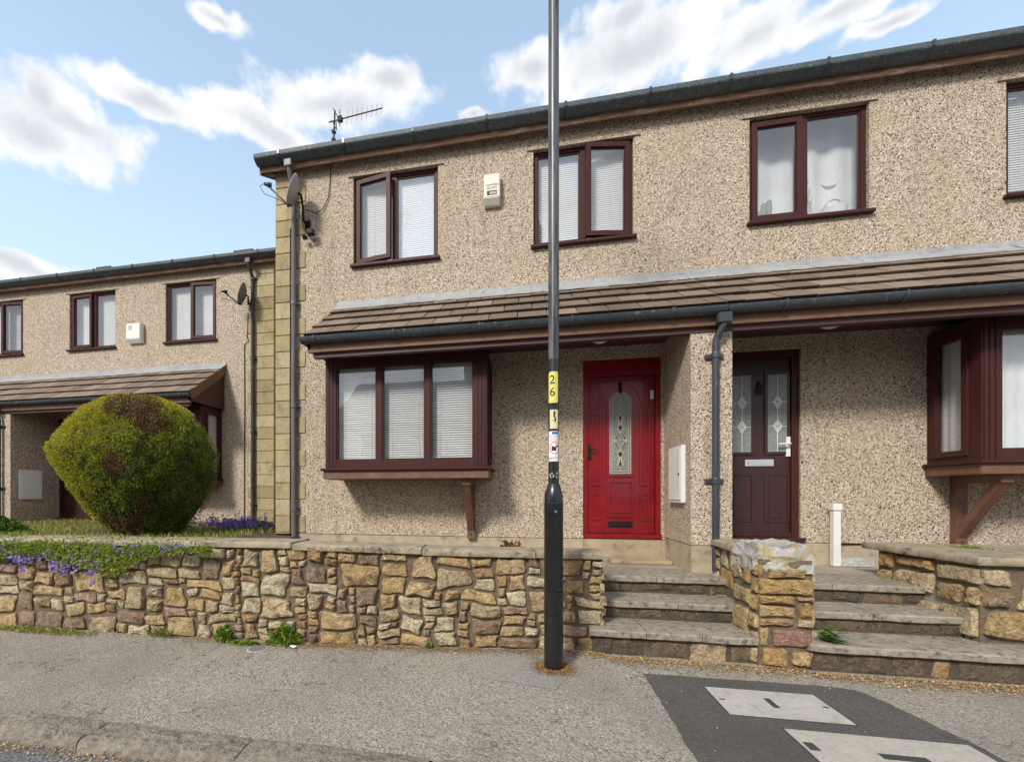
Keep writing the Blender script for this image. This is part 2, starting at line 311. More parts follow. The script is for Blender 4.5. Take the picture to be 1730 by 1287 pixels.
# ------------------------------------------------------------------ mesh helpers
W = {}                                              # world position of each object's origin
class MB:
    def __init__(s): s.v = []; s.f = []; s.a = None
    def add(s, vs, fs):
        o = len(s.v); s.v += [tuple(q) for q in vs]; s.f += [tuple(i + o for i in f) for f in fs]; return s
    def box(s, x0, x1, y0, y1, z0, z1):
        x0, x1 = sorted((x0, x1)); y0, y1 = sorted((y0, y1)); z0, z1 = sorted((z0, z1))
        return s.add([(x0, y0, z0), (x1, y0, z0), (x1, y1, z0), (x0, y1, z0), (x0, y0, z1), (x1, y0, z1), (x1, y1, z1), (x0, y1, z1)],
                     [(0, 3, 2, 1), (4, 5, 6, 7), (0, 1, 5, 4), (1, 2, 6, 5), (2, 3, 7, 6), (3, 0, 4, 7)])
    def prism(s, pts, axis, lo, hi):                # pts: 2-D outline in the other two axes, in order
        def mk(p, h): return {'x': (h, p[0], p[1]), 'y': (p[0], h, p[1]), 'z': (p[0], p[1], h)}[axis]
        n = len(pts)
        return s.add([mk(p, lo) for p in pts] + [mk(p, hi) for p in pts],
                     [tuple(range(n))[::-1], tuple(range(n, 2 * n))] + [(i, (i + 1) % n, n + (i + 1) % n, n + i) for i in range(n)])
    def tube(s, pts, r, n=8, cap=True):
        pts = [Vector(p) for p in pts]; rs = r if isinstance(r, (list, tuple)) else [r] * len(pts)
        vs = []; up = None
        for i, p in enumerate(pts):
            d = (pts[min(i + 1, len(pts) - 1)] - pts[max(i - 1, 0)]).normalized()
            if up is None: up = Vector((0, 0, 1)) if abs(d.z) < .9 else Vector((1, 0, 0))
            a = d.cross(up).normalized(); b = a.cross(d).normalized(); up = b
            for k in range(n):
                t = 2 * math.pi * k / n; vs.append(p + (a * math.cos(t) + b * math.sin(t)) * rs[i])
        fs = [(i * n + k, i * n + (k + 1) % n, (i + 1) * n + (k + 1) % n, (i + 1) * n + k) for i in range(len(pts) - 1) for k in range(n)]
        if cap: fs += [tuple(range(n))[::-1], tuple(range((len(pts) - 1) * n, len(pts) * n))]
        return s.add(vs, fs)
    def lathe(s, prof, c=(0, 0), n=24):             # prof: (radius, z)
        vs = [(c[0] + r * math.cos(2 * math.pi * k / n), c[1] + r * math.sin(2 * math.pi * k / n), z) for r, z in prof for k in range(n)]
        m = len(prof)
        fs = [(i * n + k, i * n + (k + 1) % n, (i + 1) * n + (k + 1) % n, (i + 1) * n + k) for i in range(m - 1) for k in range(n)]
        fs += [tuple(range(n))[::-1], tuple(range((m - 1) * n, m * n))]
        return s.add(vs, fs)
    def build(s, name, mat, parent=None, smooth=False, tf=None, bevel=0, recalc=True, tint=None, angle=None):
        vs, fs = s.v, s.f
        if tf: vs = [tf(*q) for q in vs]
        wl = W.get(parent.name, Vector()) if parent else Vector()
        me = bpy.data.meshes.new(name)
        me.from_pydata([(q[0] - wl[0], q[1] - wl[1], q[2] - wl[2]) for q in vs], [], fs)
        me.materials.append(M[mat] if isinstance(mat, str) else mat)
        if recalc:
            b = bmesh.new(); b.from_mesh(me); bmesh.ops.recalc_face_normals(b, faces=b.faces)
            if bevel: bmesh.ops.bevel(b, geom=b.edges[:], offset=bevel, segments=2, affect='EDGES', clamp_overlap=True)
            b.to_mesh(me); b.free()
        if tint is not None:
            at_ = me.attributes.new('tint', 'FLOAT', 'FACE'); at_.data.foreach_set('value', tint)
        if smooth: me.polygons.foreach_set('use_smooth', [True] * len(me.polygons))
        if angle: me.polygons.foreach_set('use_smooth', [True] * len(me.polygons)); me.set_sharp_from_angle(angle=R(angle))
        o = bpy.data.objects.new(name, me); col.objects.link(o)
        if parent: o.parent = parent
        W[o.name] = Vector(wl); return o
def empty(name, loc=(0, 0, 0)):
    o = bpy.data.objects.new(name, None); col.objects.link(o); o.location = loc; o.empty_display_size = .1
    W[o.name] = Vector(loc); return o
def tag(o, label, cat, group=None, kind=None):
    if label: o['label'] = label
    if cat: o['category'] = cat
    if group: o['group'] = group
    if kind: o['kind'] = kind
    return o
def struct(o): o['kind'] = 'structure'; return o
def inst(mesh_obj_data, name, parent, loc, rot=(0, 0, 0), scale=(1, 1, 1)):
    o = bpy.data.objects.new(name, mesh_obj_data); col.objects.link(o); o.parent = parent
    wl = W.get(parent.name, Vector()); o.location = Vector(loc) - wl; o.rotation_euler = rot; o.scale = scale; return o
def mesh_only(mb, name, mat, smooth=False, bevel=0):
    o = mb.build(name, mat, None, smooth, bevel=bevel); me = o.data; W.pop(o.name, None); bpy.data.objects.remove(o); return me
def text_mb(body, size, place, align='CENTER', sub=0):
    cu = bpy.data.curves.new('t', 'FONT'); cu.body = body; cu.size = size; cu.align_x = align; cu.align_y = 'CENTER'; cu.resolution_u = 3; cu.offset = size * .006
    ob = bpy.data.objects.new('t', cu); col.objects.link(ob)
    dg = bpy.context.evaluated_depsgraph_get(); me = bpy.data.meshes.new_from_object(ob.evaluated_get(dg))
    if sub:
        b = bmesh.new(); b.from_mesh(me); bmesh.ops.triangulate(b, faces=b.faces[:])
        for _ in range(4): bmesh.ops.subdivide_edges(b, edges=[e for e in b.edges if e.calc_length() > sub], cuts=1); bmesh.ops.triangulate(b, faces=b.faces[:])
        b.to_mesh(me); b.free()
    m = MB(); m.add([place(v.co.x, v.co.y) for v in me.vertices], [tuple(p.vertices) for p in me.polygons])
    bpy.data.objects.remove(ob); bpy.data.meshes.remove(me); return m

# ------------------------------------------------------------------ ground, road, pavement, kerb
def sheet(name, mat, x0, x1, y0, y1, z):
    return struct(MB().add([(x0, y0, z), (x1, y0, z), (x1, y1, z), (x0, y1, z)], [(0, 1, 2, 3)]).build(name, mat))
sheet('ground', 'soil', -400, 400, -400, 400, -.16)
sheet('road', 'road', -60, 60, -12.5, -3.48, -.055)
def uneven(name, mat, x0, x1, y0, y1, nx, ny, zf):
    m = MB(); vs = [(x0 + (x1 - x0) * i / nx, y0 + (y1 - y0) * j / ny) for j in range(ny + 1) for i in range(nx + 1)]
    m.add([(x, y, zf(x, y)) for x, y in vs], [(j * (nx + 1) + i, j * (nx + 1) + i + 1, (j + 1) * (nx + 1) + i + 1, (j + 1) * (nx + 1) + i) for j in range(ny) for i in range(nx)])
    return struct(m.build(name, mat, smooth=True))
sheet('pavement', 'tarmac', -30, 30, -3.36, -1.2, 0)
def zgarden(x, y):
    return .765 + .03 * mnoise.noise((x * .9, y * .9, 3.)) + .012 * mnoise.noise((x * 4, y * 4, 1.)) - .015 * max(0, y)
uneven('garden_ground', 'soil', -16, -3.05, -1.86, 2.06, 90, 30, lambda x, y: zgarden(x, y) - (.03 if x > -3.5 else 0))
m = MB(); m.prism([(-3.42, -1.70), (.6, -1.42), (.6, -1.04), (3.26, -1.10), (3.26, -1.5), (9, -1.5), (9, -.001), (-3.42, -.001)], 'z', .1, .519); struct(m.build('path', 'concrete'))
kb = struct(empty('kerb', (0, -3.4, 0)))
x = -9.3
while x < 8:
    L = rnd.uniform(.75, 1.05); nx = 26
    ring = [(-3.350, -.02), (-3.352, .006), (-3.39, .010), (-3.43, .010), (-3.47, .009), (-3.50, .007), (-3.522, .0), (-3.536, -.014), (-3.545, -.05), (-3.548, -.12)]
    vs = []; se = rnd.random() * 50; skew = rnd.uniform(-.03, .03); dzk = rnd.uniform(-.004, .004)
    for i in range(nx + 1):
        tt = i / nx; xx = x + .003 + (L - .006) * tt
        e = (1 - abs(2 * tt - 1) ** 7)
        for j, (yy, zz) in enumerate(ring):
            nz = mnoise.noise((xx * 6 + se, yy * 8, se)) * .013 + mnoise.noise((xx * 17 + se, yy * 20, se)) * .008
            wv = mnoise.noise((xx * 3 + se, 0, j * .2)) * .016 if j > 5 else mnoise.noise((xx * 3 + se, 5, 0)) * .004
            vs.append((xx + skew * (yy + 3.45) / .1 * .4, yy + wv, zz + dzk + nz * (1 if 1 < j < 8 else .3) - (1 - e) * .009))
    n = len(ring)
    fs = [(i * n + j, i * n + j + 1, (i + 1) * n + j + 1, (i + 1) * n + j) for i in range(nx) for j in range(n - 1)]
    fs += [tuple(range(n)), tuple(range(nx * n, nx * n + n))[::-1]]
    MB().add(vs, fs).build('kerb_stone', 'kerb', kb, angle=40)
    x += L
# repairs let into the pavement
pp = [(.827, -2.098), (1.92, -2.085), (2.07, -2.10), (2.15, -2.16), (2.19, -2.3), (2.26, -2.74), (2.3, -3.34), (.80, -3.34)]
def flat(name, mat, pts, z): return MB().add([(a, b, z) for a, b in pts], [tuple(range(len(pts)))]).build(name, mat)
pq = []
for a, b in zip(pp, pp[1:] + pp[:1]):
    k = max(1, int(math.dist(a, b) / .04))
    pq += [(a[0] + (b[0] - a[0]) * i / k + rnd.uniform(-.006, .006), a[1] + (b[1] - a[1]) * i / k + rnd.uniform(-.006, .006)) for i in range(k)]
struct(flat('tarmac_patch', 'patch', pq, .004))
M['palepatch'] = mk_tarmac('pale_patch', [(0, (.16, .14, .12)), (.15, (.26, .235, .20)), (.38, (.34, .305, .265)), (.68, (.40, .365, .32)), (.88, (.50, .455, .40))], 110, tint=(.24, .19, .14))
struct(flat('concrete_patch', 'palepatch', [(-.375, -1.99), (-.335, -2.385), (.19, -2.475), (.30, -2.20), (.33, -1.80), (-.30, -1.80)], .003))
def cover(label, x0, x1, y0, y1, mat, keys, rot=0.):
    r = empty('access_cover', ((x0 + x1) / 2, (y0 + y1) / 2, 0)); tag(r, label, 'manhole cover', 'access covers in the pavement')
    MB().box(x0 - .009, x1 + .009, y0 - .009, y1 + .009, -.02, .0055).build('frame', 'iron', r)
    MB().box(x0, x1, y0, y1, -.02, .0085).build('lid', mat, r, bevel=.002)
    for (kx, ky, kw, kh) in keys: MB().box(kx - kw / 2, kx + kw / 2, ky - kh / 2, ky + kh / 2, .0, .0105).build('key_slot', 'iron', r)
cover('pale rectangular concrete cover set in dark tarmac, whole in view', 1.165, 1.80, -2.617, -2.255, 'cover', [(1.475, -2.43, .035, .12), (1.20, -2.43, .03, .014), (1.765, -2.43, .03, .014)])
cover('speckled larger access cover cut off by the bottom edge, beside the pale one', 1.382, 2.215, -3.25, -2.735, 'cover2', [(1.80, -2.93, .20, .045), (1.42, -2.90, .045, .07), (2.17, -2.93, .045, .07)])
r = empty('stopcock_cover', (-2.209, -2.17, 0)); tag(r, 'small round grey stopcock cover in pavement near the weeds', 'round cover')
MB().lathe([(.083, -.01), (.083, .004), (.070, .006)], (-2.209, -2.17)).build('rim', 'cover2', r)
MB().lathe([(.069, -.01), (.069, .0075), (.0, .008)], (-2.209, -2.17)).build('lid', 'iron', r).data.materials[0] = simple('grey_cover', (.17, .18, .18), .6, .2, 40)

# ------------------------------------------------------------------ houses
def house(name, label, sx, ox, oy, windows, door, full=True, left_end=True, pier=True, bay=True, XL=-3.414):
    tf = lambda x, y, z: (ox + sx * x, oy + y, z)
    XR = 1.855
    root = empty(name, tf((XL + XR) / 2, 0, 0)); tag(root, label, 'house', 'terraced houses')
    def B(mb, nm, mat, par=root, **k): return mb.build(nm, mat, par, tf=tf, **k)
    # wall sheet with real openings and reveals
    ops = [(a, b, 4.35, 5.535) for (a, b, *_r) in windows] + [(door['x0'], door['x1'], .775, 2.915)]
    xs = sorted({XL, XR, *[o[0] for o in ops], *[o[1] for o in ops]}); zs = sorted({.765, 5.86, *[o[2] for o in ops], *[o[3] for o in ops]})
    m = MB()
    for i in range(len(xs) - 1):
        for j in range(len(zs) - 1):
            cx, cz = (xs[i] + xs[i + 1]) / 2, (zs[j] + zs[j + 1]) / 2
            if any(o[0] < cx < o[1] and o[2] < cz < o[3] for o in ops): continue
            m.add([(xs[i], 0, zs[j]), (xs[i + 1], 0, zs[j]), (xs[i + 1], 0, zs[j + 1]), (xs[i], 0, zs[j + 1])], [(0, 1, 2, 3)])
    for (a, b, c, d) in ops:
        q = [(a, c), (b, c), (b, d), (a, d)]
        for k in range(4):
            p0, p1 = q[k], q[(k + 1) % 4]
            m.add([(p0[0], 0, p0[1]), (p1[0], 0, p1[1]), (p1[0], .16, p1[1]), (p0[0], .16, p0[1])], [(0, 1, 2, 3)])
    m.add([(XL, 0, .1), (XL, 7, .1), (XL, 7, 5.86), (XL, 3.5, 7.75), (XL, 0, 5.86)], [(0, 1, 2, 3, 4)])
    m.add([(XR, 0, .1), (XR, 7, .1), (XR, 7, 5.86), (XR, 3.5, 7.75), (XR, 0, 5.86)], [(0, 1, 2, 3, 4)])
    m.add([(XL, 7, .1), (XR, 7, .1), (XR, 7, 5.86), (XL, 7, 5.86)], [(0, 1, 2, 3)])
    o = B(m, 'wall', 'pebble', recalc=False)
    m = MB()
    for a, b in ([(XL, door['x0'] - .0), (door['x1'] + .0, XR)]): m.box(a, b, -.012, .05, .1, .757)
    B(m, 'plinth', 'plinth')
    m = MB().box(door['x0'], door['x1'], .0, .2, .3, .773); B(m, 'threshold', 'threshold')
    # roof, fascia, gutter
    ve = XL - .16 if left_end else XL
    m = MB(); m.prism([(-.17, 5.80), (3.5, 7.78), (7.2, 5.80), (7.2, 5.88), (3.5, 7.87), (-.20, 5.862)], 'x', ve, XR); rf = B(m, 'roof', 'roof')
    if left_end:
        m = MB(); m.prism([(-.118, 5.66), (3.5, 7.60), (3.5, 7.775), (-.118, 5.82)], 'x', ve - .02, ve + .004); B(m, 'barge_board', 'darkwood')
        m = MB(); m.prism([(-.09, 5.68), (3.5, 7.62), (3.5, 7.65), (-.09, 5.71)], 'x', ve + .006, XL - .002); B(m, 'verge_soffit', 'darkwood')
    m = MB().box(ve, XR - .004, -.118, -.094, 5.692, 5.842); B(m, 'fascia', 'fascia')
    gp = [(-.120, 5.833), (-.120, 5.765), (-.135, 5.748), (-.170, 5.748), (-.220, 5.778), (-.238, 5.795), (-.243, 5.806), (-.246, 5.851), (-.235, 5.851), (-.232, 5.808), (-.215, 5.79), (-.165, 5.76), (-.14, 5.76), (-.131, 5.77), (-.131, 5.833)]
    m = MB(); m.prism(gp, 'x', ve - .02, XR - .002); gut = B(m, 'gutter', 'gutter', angle=18)
    m = MB(); m.prism(gp[:8] + [(-0.131, 5.851)], 'x', ve - .026, ve - .0205); B(m, 'end_cap', 'gutter', gut)
    gx = ve + .34
    while gx < XR:
        m = MB(); m.prism([(-.122, 5.838), (-.122, 5.76), (-.135, 5.741), (-.172, 5.741), (-.226, 5.773), (-.251, 5.803), (-.254, 5.860), (-.225, 5.860), (-.225, 5.838)], 'x', gx - .014, gx + .014); B(m, 'gutter_clip', 'gutter2', gut)
        gx += .92
    # windows
    for k, (a, b, mull, opn, ang) in enumerate(windows): window(B, tf, sx, a, b, mull, opn, ang)
    # quoins
    if left_end:
        z = .55; k = 0
        while z < 5.7:
            h = .226; wd = (.44 if k % 2 else .255) - .9 * (XL + 3.414)
            m = MB().box(XL - .008, XL + wd, -.012, .05, z + .004, min(z + h - .004, 5.735)); B(m, 'quoin_stone', 'quoin', bevel=.005)
            z += h; k += 1
    # downpipe
    if left_end:
        px = -3.116
        pm = 'pipe' if sx > 0 else 'pipe2'
        pts = [(px, -.18, 5.745), (px, -.18, 5.66), (px, -.16, 5.60), (px, -.075, 5.46), (px, -.056, 5.40), (px, -.056, .66)]
        dp = B(MB().tube(pts, .033, 12), 'downpipe', pm, smooth=False, angle=40)
        B(MB().box(px - .05, px + .05, -.225, -.14, 5.65, 5.74), 'outlet', pm, dp, bevel=.006)
        for z in (5.42, 3.9, 2.5, 1.1):
            m = MB().lathe([(.040, z - .03), (.042, z - .025), (.042, z + .025), (.040, z + .03)], (px, -.056), 14); m.box(px - .062, px + .062, -.03, -.008, z - .018, z + .018); B(m, 'pipe_clip', pm, dp)
    # canopy over bay and porch
    CL = -2.465
    cr = canopy(B, tf, root, CL, XR, sx)
    # door
    DOORS[door['kind']](B, tf, door['x0'], door['x1'])
    if pier:
        m = MB(); m.prism([(1.575, -.83), (1.941, -.83), (1.941, -.004), (1.575, -.004)], 'z', .80, 3.06); B(m, 'porch_wall', 'pebble')
        m = MB(); m.prism([(1.583, -.822), (1.933, -.822), (1.933, -.004), (1.583, -.004)], 'z', .40, .799); B(m, 'porch_wall_base', 'plinth')
        px = 1.775; y = -.885
        pts = [(px + .05, -.935, 2.985), (px + .05, -.935, 2.90), (px + .035, -.93, 2.86), (px + .01, -.895, 2.80), (px, y, 2.74), (px, y, .56)]
        dp = B(MB().tube(pts, .031, 12), 'porch_downpipe', 'pipe2', angle=40)
        B(MB().box(px - .01, px + .11, -.978, -.885, 2.90, 2.998), 'hopper', 'pipe2', dp, bevel=.008)
        for z in (2.62, 1.42):
            m = MB().lathe([(.037, z - .028), (.039, z - .02), (.039, z + .02), (.037, z + .028)], (px, y), 14); m.box(px - .08, px + .08, -.855, -.831, z - .02, z + .02); B(m, 'pipe_clip', 'pipe2', dp)
    if bay: bay_window(B, tf)
    return root, tf

def window(B, tf, sx, a, b, mull, opn, ang, z0=4.35, z1=5.535, y=.045):
    fw = .048
    m = MB().box(a, b, y, y + .06, z0 + .0, z0 + fw); m.box(a, b, y, y + .06, z1 - fw, z1); m.box(a, a + fw, y, y + .06, z0 + fw, z1 - fw); m.box(b - fw, b, y, y + .06, z0 + fw, z1 - fw)
    m.box(mull - .03, mull + .03, y - .002, y + .06, z0 + fw, z1 - fw)
    win = B(m, 'window', 'upvc')
    B(MB().box(a - .03, b + .03, -.055, .06, z0 - .035, z0 + .002), 'sill', 'upvc', win, bevel=.006)
    B(MB().prism([(.005, z1 + .001), (-.016, z1 - .002), (-.018, z1 + .004), (.005, z1 + .012)], 'x', a - .08, b + .08), 'drip_edge', 'plinth', win)
    for side, (p, q) in (('L', (a + fw, mull - .03)), ('R', (mull + .03, b - fw))):
        if side == opn:
            sw = .055; p -= .012; q += .012; c, d = z0 + fw - .012, z1 - fw + .012
            m = MB()
            for (u0, u1, v0, v1) in ((p, q, c, c + sw), (p, q, d - sw, d), (p, p + sw, c + sw, d - sw), (q - sw, q, c + sw, d - sw)): m.box(u0, u1, -.022, .034, v0, v1)
            # bead inside the sash
            for (u0, u1, v0, v1) in ((p + sw, q - sw, c + sw, c + sw + .012), (p + sw, q - sw, d - sw - .012, d - sw), (p + sw, p + sw + .012, c + sw + .012, d - sw - .012), (q - sw - .012, q - sw, c + sw + .012, d - sw - .012)): m.box(u0, u1, -.004, .03, v0, v1)
            g = MB().box(p + sw, q - sw, .006, .010, c + sw, d - sw)
            hx = p if side == 'L' else q; sgn = -1 if side == 'L' else 1
            ca, sa = math.cos(R(ang)), math.sin(R(ang)) * sgn
            def turn(mb): mb.v = [(hx + (x - hx) * ca - (yy - 0) * sa * 0 - yy * sa * 1, y + (x - hx) * sa + yy * ca - .002, z) for x, yy, z in mb.v]; return mb
            B(turn(m), 'sash', 'upvc', win); B(turn(g), 'pane', 'glass', win)
        else:
            m = MB(); e = .02
            for (u0, u1, v0, v1) in ((p, q, z0 + fw, z0 + fw + e), (p, q, z1 - fw - e, z1 - fw), (p, p + e, z0 + fw + e, z1 - fw - e), (q - e, q, z0 + fw + e, z1 - fw - e)): m.box(u0, u1, y + .012, y + .05, v0, v1)
            B(m, 'glazing_bead', 'upvc', win)
            B(MB().box(p + e, q - e, y + .022, y + .026, z0 + fw + e, z1 - fw - e), 'pane', 'glass', win)

TILE = None
def canopy(B, tf, root, x0, x1, sx):
    global TILE
    # slope from (y -.02, z 3.79) down to (y -.93, z 3.075)
    top, bot = Vector((0, -.02, 3.77)), Vector((0, -.93, 3.062)); sl = bot - top; L = sl.length; ang = math.atan2(-sl.z, -sl.y)
    m = MB(); m.prism([(-.012, 3.755), (-.90, 3.05), (-.80, 3.05), (-.012, 3.60)], 'x', x0 + .02, x1 - .002); can = B(m, 'canopy', 'darkwood')
    B(MB().box(x0 - .0, x1 - .003, -.875, -.84, 2.915, 3.055), 'fascia', 'brownwood', can)
    B(MB().box(x0 + .05, x1 - .003, -.838, -.77, 2.862, 3.05), 'beam', 'darkwood', can)
    B(MB().box(x0 + .05, x1 - .003, -.769, -.003, 3.062, 3.075), 'soffit', 'darkwood', can)
    m = MB(); m.prism([(-.005, 3.80), (-.875, 3.09), (-.875, 2.95), (-.77, 2.95), (-.005, 2.95)], 'x', x0 + .0, x0 + .03); B(m, 'cheek_board', 'darkwood', can)
    m = MB(); m.prism([(-.0, 3.835), (-.90, 3.105), (-.90, 2.99), (-.82, 2.99), (-.0, 3.64)], 'x', x0 - .03, x0 - .002); B(m, 'barge_board', 'brownwood', can)
    if TILE is None:
        t = MB(); w2, g = .1465, .345
        t.add([(-w2, .034, -.006), (w2, .034, -.006), (w2, g, 0), (-w2, g, 0), (-w2, .0, .036), (w2, .0, .036), (w2, g, .022), (-w2, g, .022)],
              [(0, 3, 2, 1), (4, 5, 6, 7), (0, 1, 5, 4), (1, 2, 6, 5), (2, 3, 7, 6), (3, 0, 4, 7)])
        TILE = mesh_only(t, 'roof_tile', 'tile', bevel=.004)
    gauge = L / 4
    for r_ in range(4):
        base = bot - sl.normalized() * (gauge * r_)
        x = x0 - .03 + (.0 if r_ % 2 else .0)
        off = .15 if r_ % 2 else 0
        xx = x + .15 - off
        while xx - .15 < x1 - .02:
            cx = xx; s = 1.
            if cx - .15 < x0 - .04: lo = x0 - .035; s = (xx + .15 - lo) / .3; cx = (xx + .15 + lo) / 2
            if cx + .15 > x1: hi = x1 - .002; s = max(.05, (hi - (xx - .15)) / .3); cx = (xx - .15 + hi) / 2
            jit = rnd.uniform(-.003, .003)
            p = tf(cx, base.y + .0, base.z + .012 + jit)
            inst(TILE, 'roof_tile', can, p, (ang - R(3.2) + rnd.uniform(-.006, .006), 0, rnd.uniform(-.006, .006)), (s, 1, 1))
            xx += .3
    # lead flashing in lengths
    x = x0 - .04; 
    while x < x1 - .05:
        e = min(x + 1.35, x1 - .002)
        if x1 - e < .3: e = x1 - .002
        n = 14; m = MB(); vs = []
        for i in range(n + 1):
            xx = x + (e - x) * i / n; wv = rnd.uniform(-.006, .006); lift = .004 * (1 if i in (0, n) else 0)
            vs += [(xx, -.006 - lift, 3.885 + rnd.uniform(-.002, .002)), (xx, -.011 - lift, 3.828 + rnd.uniform(-.005, .005)), (xx, -.075, 3.785 + rnd.uniform(-.004, .004)), (xx, -.165 + wv, 3.715 + wv + rnd.uniform(-.005, .005)), (xx, -.163 + wv, 3.708 + wv)]
        m.add(vs, [(i * 5 + j, (i + 1) * 5 + j, (i + 1) * 5 + j + 1, i * 5 + j + 1) for i in range(n) for j in range(4)])
        B(m, 'lead_flashing', 'lead', can, angle=30); x = e + .002
    # gutter
    gp = [(-.876, 3.05), (-.876, 3.02), (-.894, 3.0), (-.93, 2.999), (-.957, 3.015), (-.970, 3.04), (-.972, 3.066), (-.963, 3.066), (-.960, 3.042), (-.950, 3.022), (-.93, 3.008), (-.897, 3.009), (-.886, 3.024), (-.886, 3.05)]
    m = MB(); m.prism(gp, 'x', x0 - .045, x1 - .002); gut = B(m, 'canopy_gutter', 'gutter2', can, angle=35)
    B(MB().prism(gp[:7] + [(-.886, 3.066)], 'x', x0 - .051, x0 - .0455), 'end_cap', 'gutter2', can)
    gx = x0 + .12
    while gx < x1:
        m = MB(); m.prism([(-.878, 3.055), (-.878, 3.014), (-.894, 2.992), (-.934, 2.990), (-.963, 3.010), (-.977, 3.038), (-.979, 3.073), (-.955, 3.07), (-.955, 3.05)], 'x', gx - .013, gx + .013); B(m, 'gutter_clip', 'gutter2', can)
        gx += .93
    return can

def bay_window(B, tf):
    xa, xb, yf = -2.406, -.441, -.55
    z0, z1 = 1.605, 2.95
    m = MB()
    posts = [(xa, xa + .135), (-1.757, -1.690), (-1.165, -1.100), (xb - .155, xb)]
    for (p, q) in posts: m.box(p, q, yf, yf + .07, z0, z1)
    for i in range(3):
        p, q = posts[i][1], posts[i + 1][0]
        m.box(p, q, yf + .004, yf + .066, z0, z0 + .10); m.box(p, q, yf + .004, yf + .066, z1 - .12, z1)
    for sgx in (xa, xb):                                        # side frames
        i0, i1 = (sgx, sgx + .07) if sgx == xa else (sgx - .07, sgx)
        m.box(i0, i1, yf + .0705, yf + .13, z0, z1); m.box(i0, i1, -.06, -.003, z0, z1); m.box(i0, i1, yf + .13, -.06, z0, z0 + .08); m.box(i0, i1, yf + .13, -.06, z1 - .10, z1)
    m.box(xa + .01, xb - .01, yf + .01, -.003, z0 - .03, z0 - .001)
    bay = B(m, 'bay_window', 'upvc')
    # raised sashes and corner trims
    for k in (0, 1, 2): B(MB().box(xb - .128 + k * .044, xb - .106 + k * .044, yf - .008, yf - .001, z0, z1 - .02), 'corner_trim', 'upvc', bay)
    for k in (0, 1): B(MB().box(xa + .022 + k * .05, xa + .046 + k * .05, yf - .008, yf - .001, z0, z1 - .02), 'corner_trim', 'upvc', bay)
    for i in range(3):
        p, q = posts[i][1], posts[i + 1][0]; c, d = z0 + .10, z1 - .12
        m = MB(); e = .016
        for (u0, u1, v0, v1) in ((p, q, c, c + e), (p, q, d - e, d), (p, p + e, c + e, d - e), (q - e, q, c + e, d - e)): m.box(u0, u1, yf + .012, yf + .06, v0, v1)
        B(m, 'glazing_bead', 'upvc', bay)
        B(MB().box(p + e, q - e, yf + .034, yf + .038, c + e, d - e), 'pane', 'glass', bay)
    for sgx in (xa, xb):
        s = 1 if sgx == xb else -1
        m = MB(); p, q, c, d = yf + .115, -.05, z0 + .06, z1 - .085; sw = .055
        for (u0, u1, v0, v1) in ((p, q, c, c + sw), (p, q, d - sw, d), (p, p + sw, c + sw, d - sw), (q - sw, q, c + sw, d - sw)): m.box(sgx + s * .018, sgx + s * .001 - s * .03, u0, u1, v0, v1)
        B(m, 'sash', 'upvc', bay)
        B(MB().box(sgx - s * .028, sgx - s * .024, p + sw, q - sw, c + sw, d - sw), 'pane', 'glass', bay)
    m = MB(); m.box(xa - .05, xb + .05, yf - .055, -.003, z0 - .028, z0 + .004); B(m, 'sill', 'upvc', bay, bevel=.008)
    m = MB(); m.box(xa - .02, xb + .02, yf - .02, -.003, z0 - .125, z0 - .0285); B(m, 'sill_board', 'brownwood', bay, bevel=.004)
    # gallows bracket
    bx0, bx1 = -.735, -.64
    m = MB(); m.box(bx0, bx1, -.075, -.003, .745, 1.478)
    m.box(bx0, bx1, -.50, -.076, 1.405, 1.478)
    m.prism([(-.075, .84), (-.075, .96), (-.40, 1.404), (-.49, 1.404)], 'x', bx0 + .008, bx1 - .008)
    br = B(m, 'bracket', 'brownwood', bay)
    B(MB().tube([((bx0 + bx1) / 2, -.074, .80), ((bx0 + bx1) / 2, -.082, .80)], .012, 10), 'bolt', 'iron', bay)

def panel_frame(m, x0, x1, z0, z1, y, w=.022, d=.014):
    m.box(x0, x1, y - d, y + .004, z0, z0 + w); m.box(x0, x1, y - d, y + .004, z1 - w, z1)
    m.box(x0, x0 + w, y - d, y + .004, z0 + w, z1 - w); m.box(x1 - w, x1, y - d, y + .004, z0 + w, z1 - w)
    # raised field
    g = .03
    if x1 - x0 > 2 * (w + g): m.prism([(x0 + w + g, z0 + w + g), (x1 - w - g, z0 + w + g), (x1 - w - g, z1 - w - g), (x0 + w + g, z1 - w - g)], 'y', y - d * .7, y + .004)

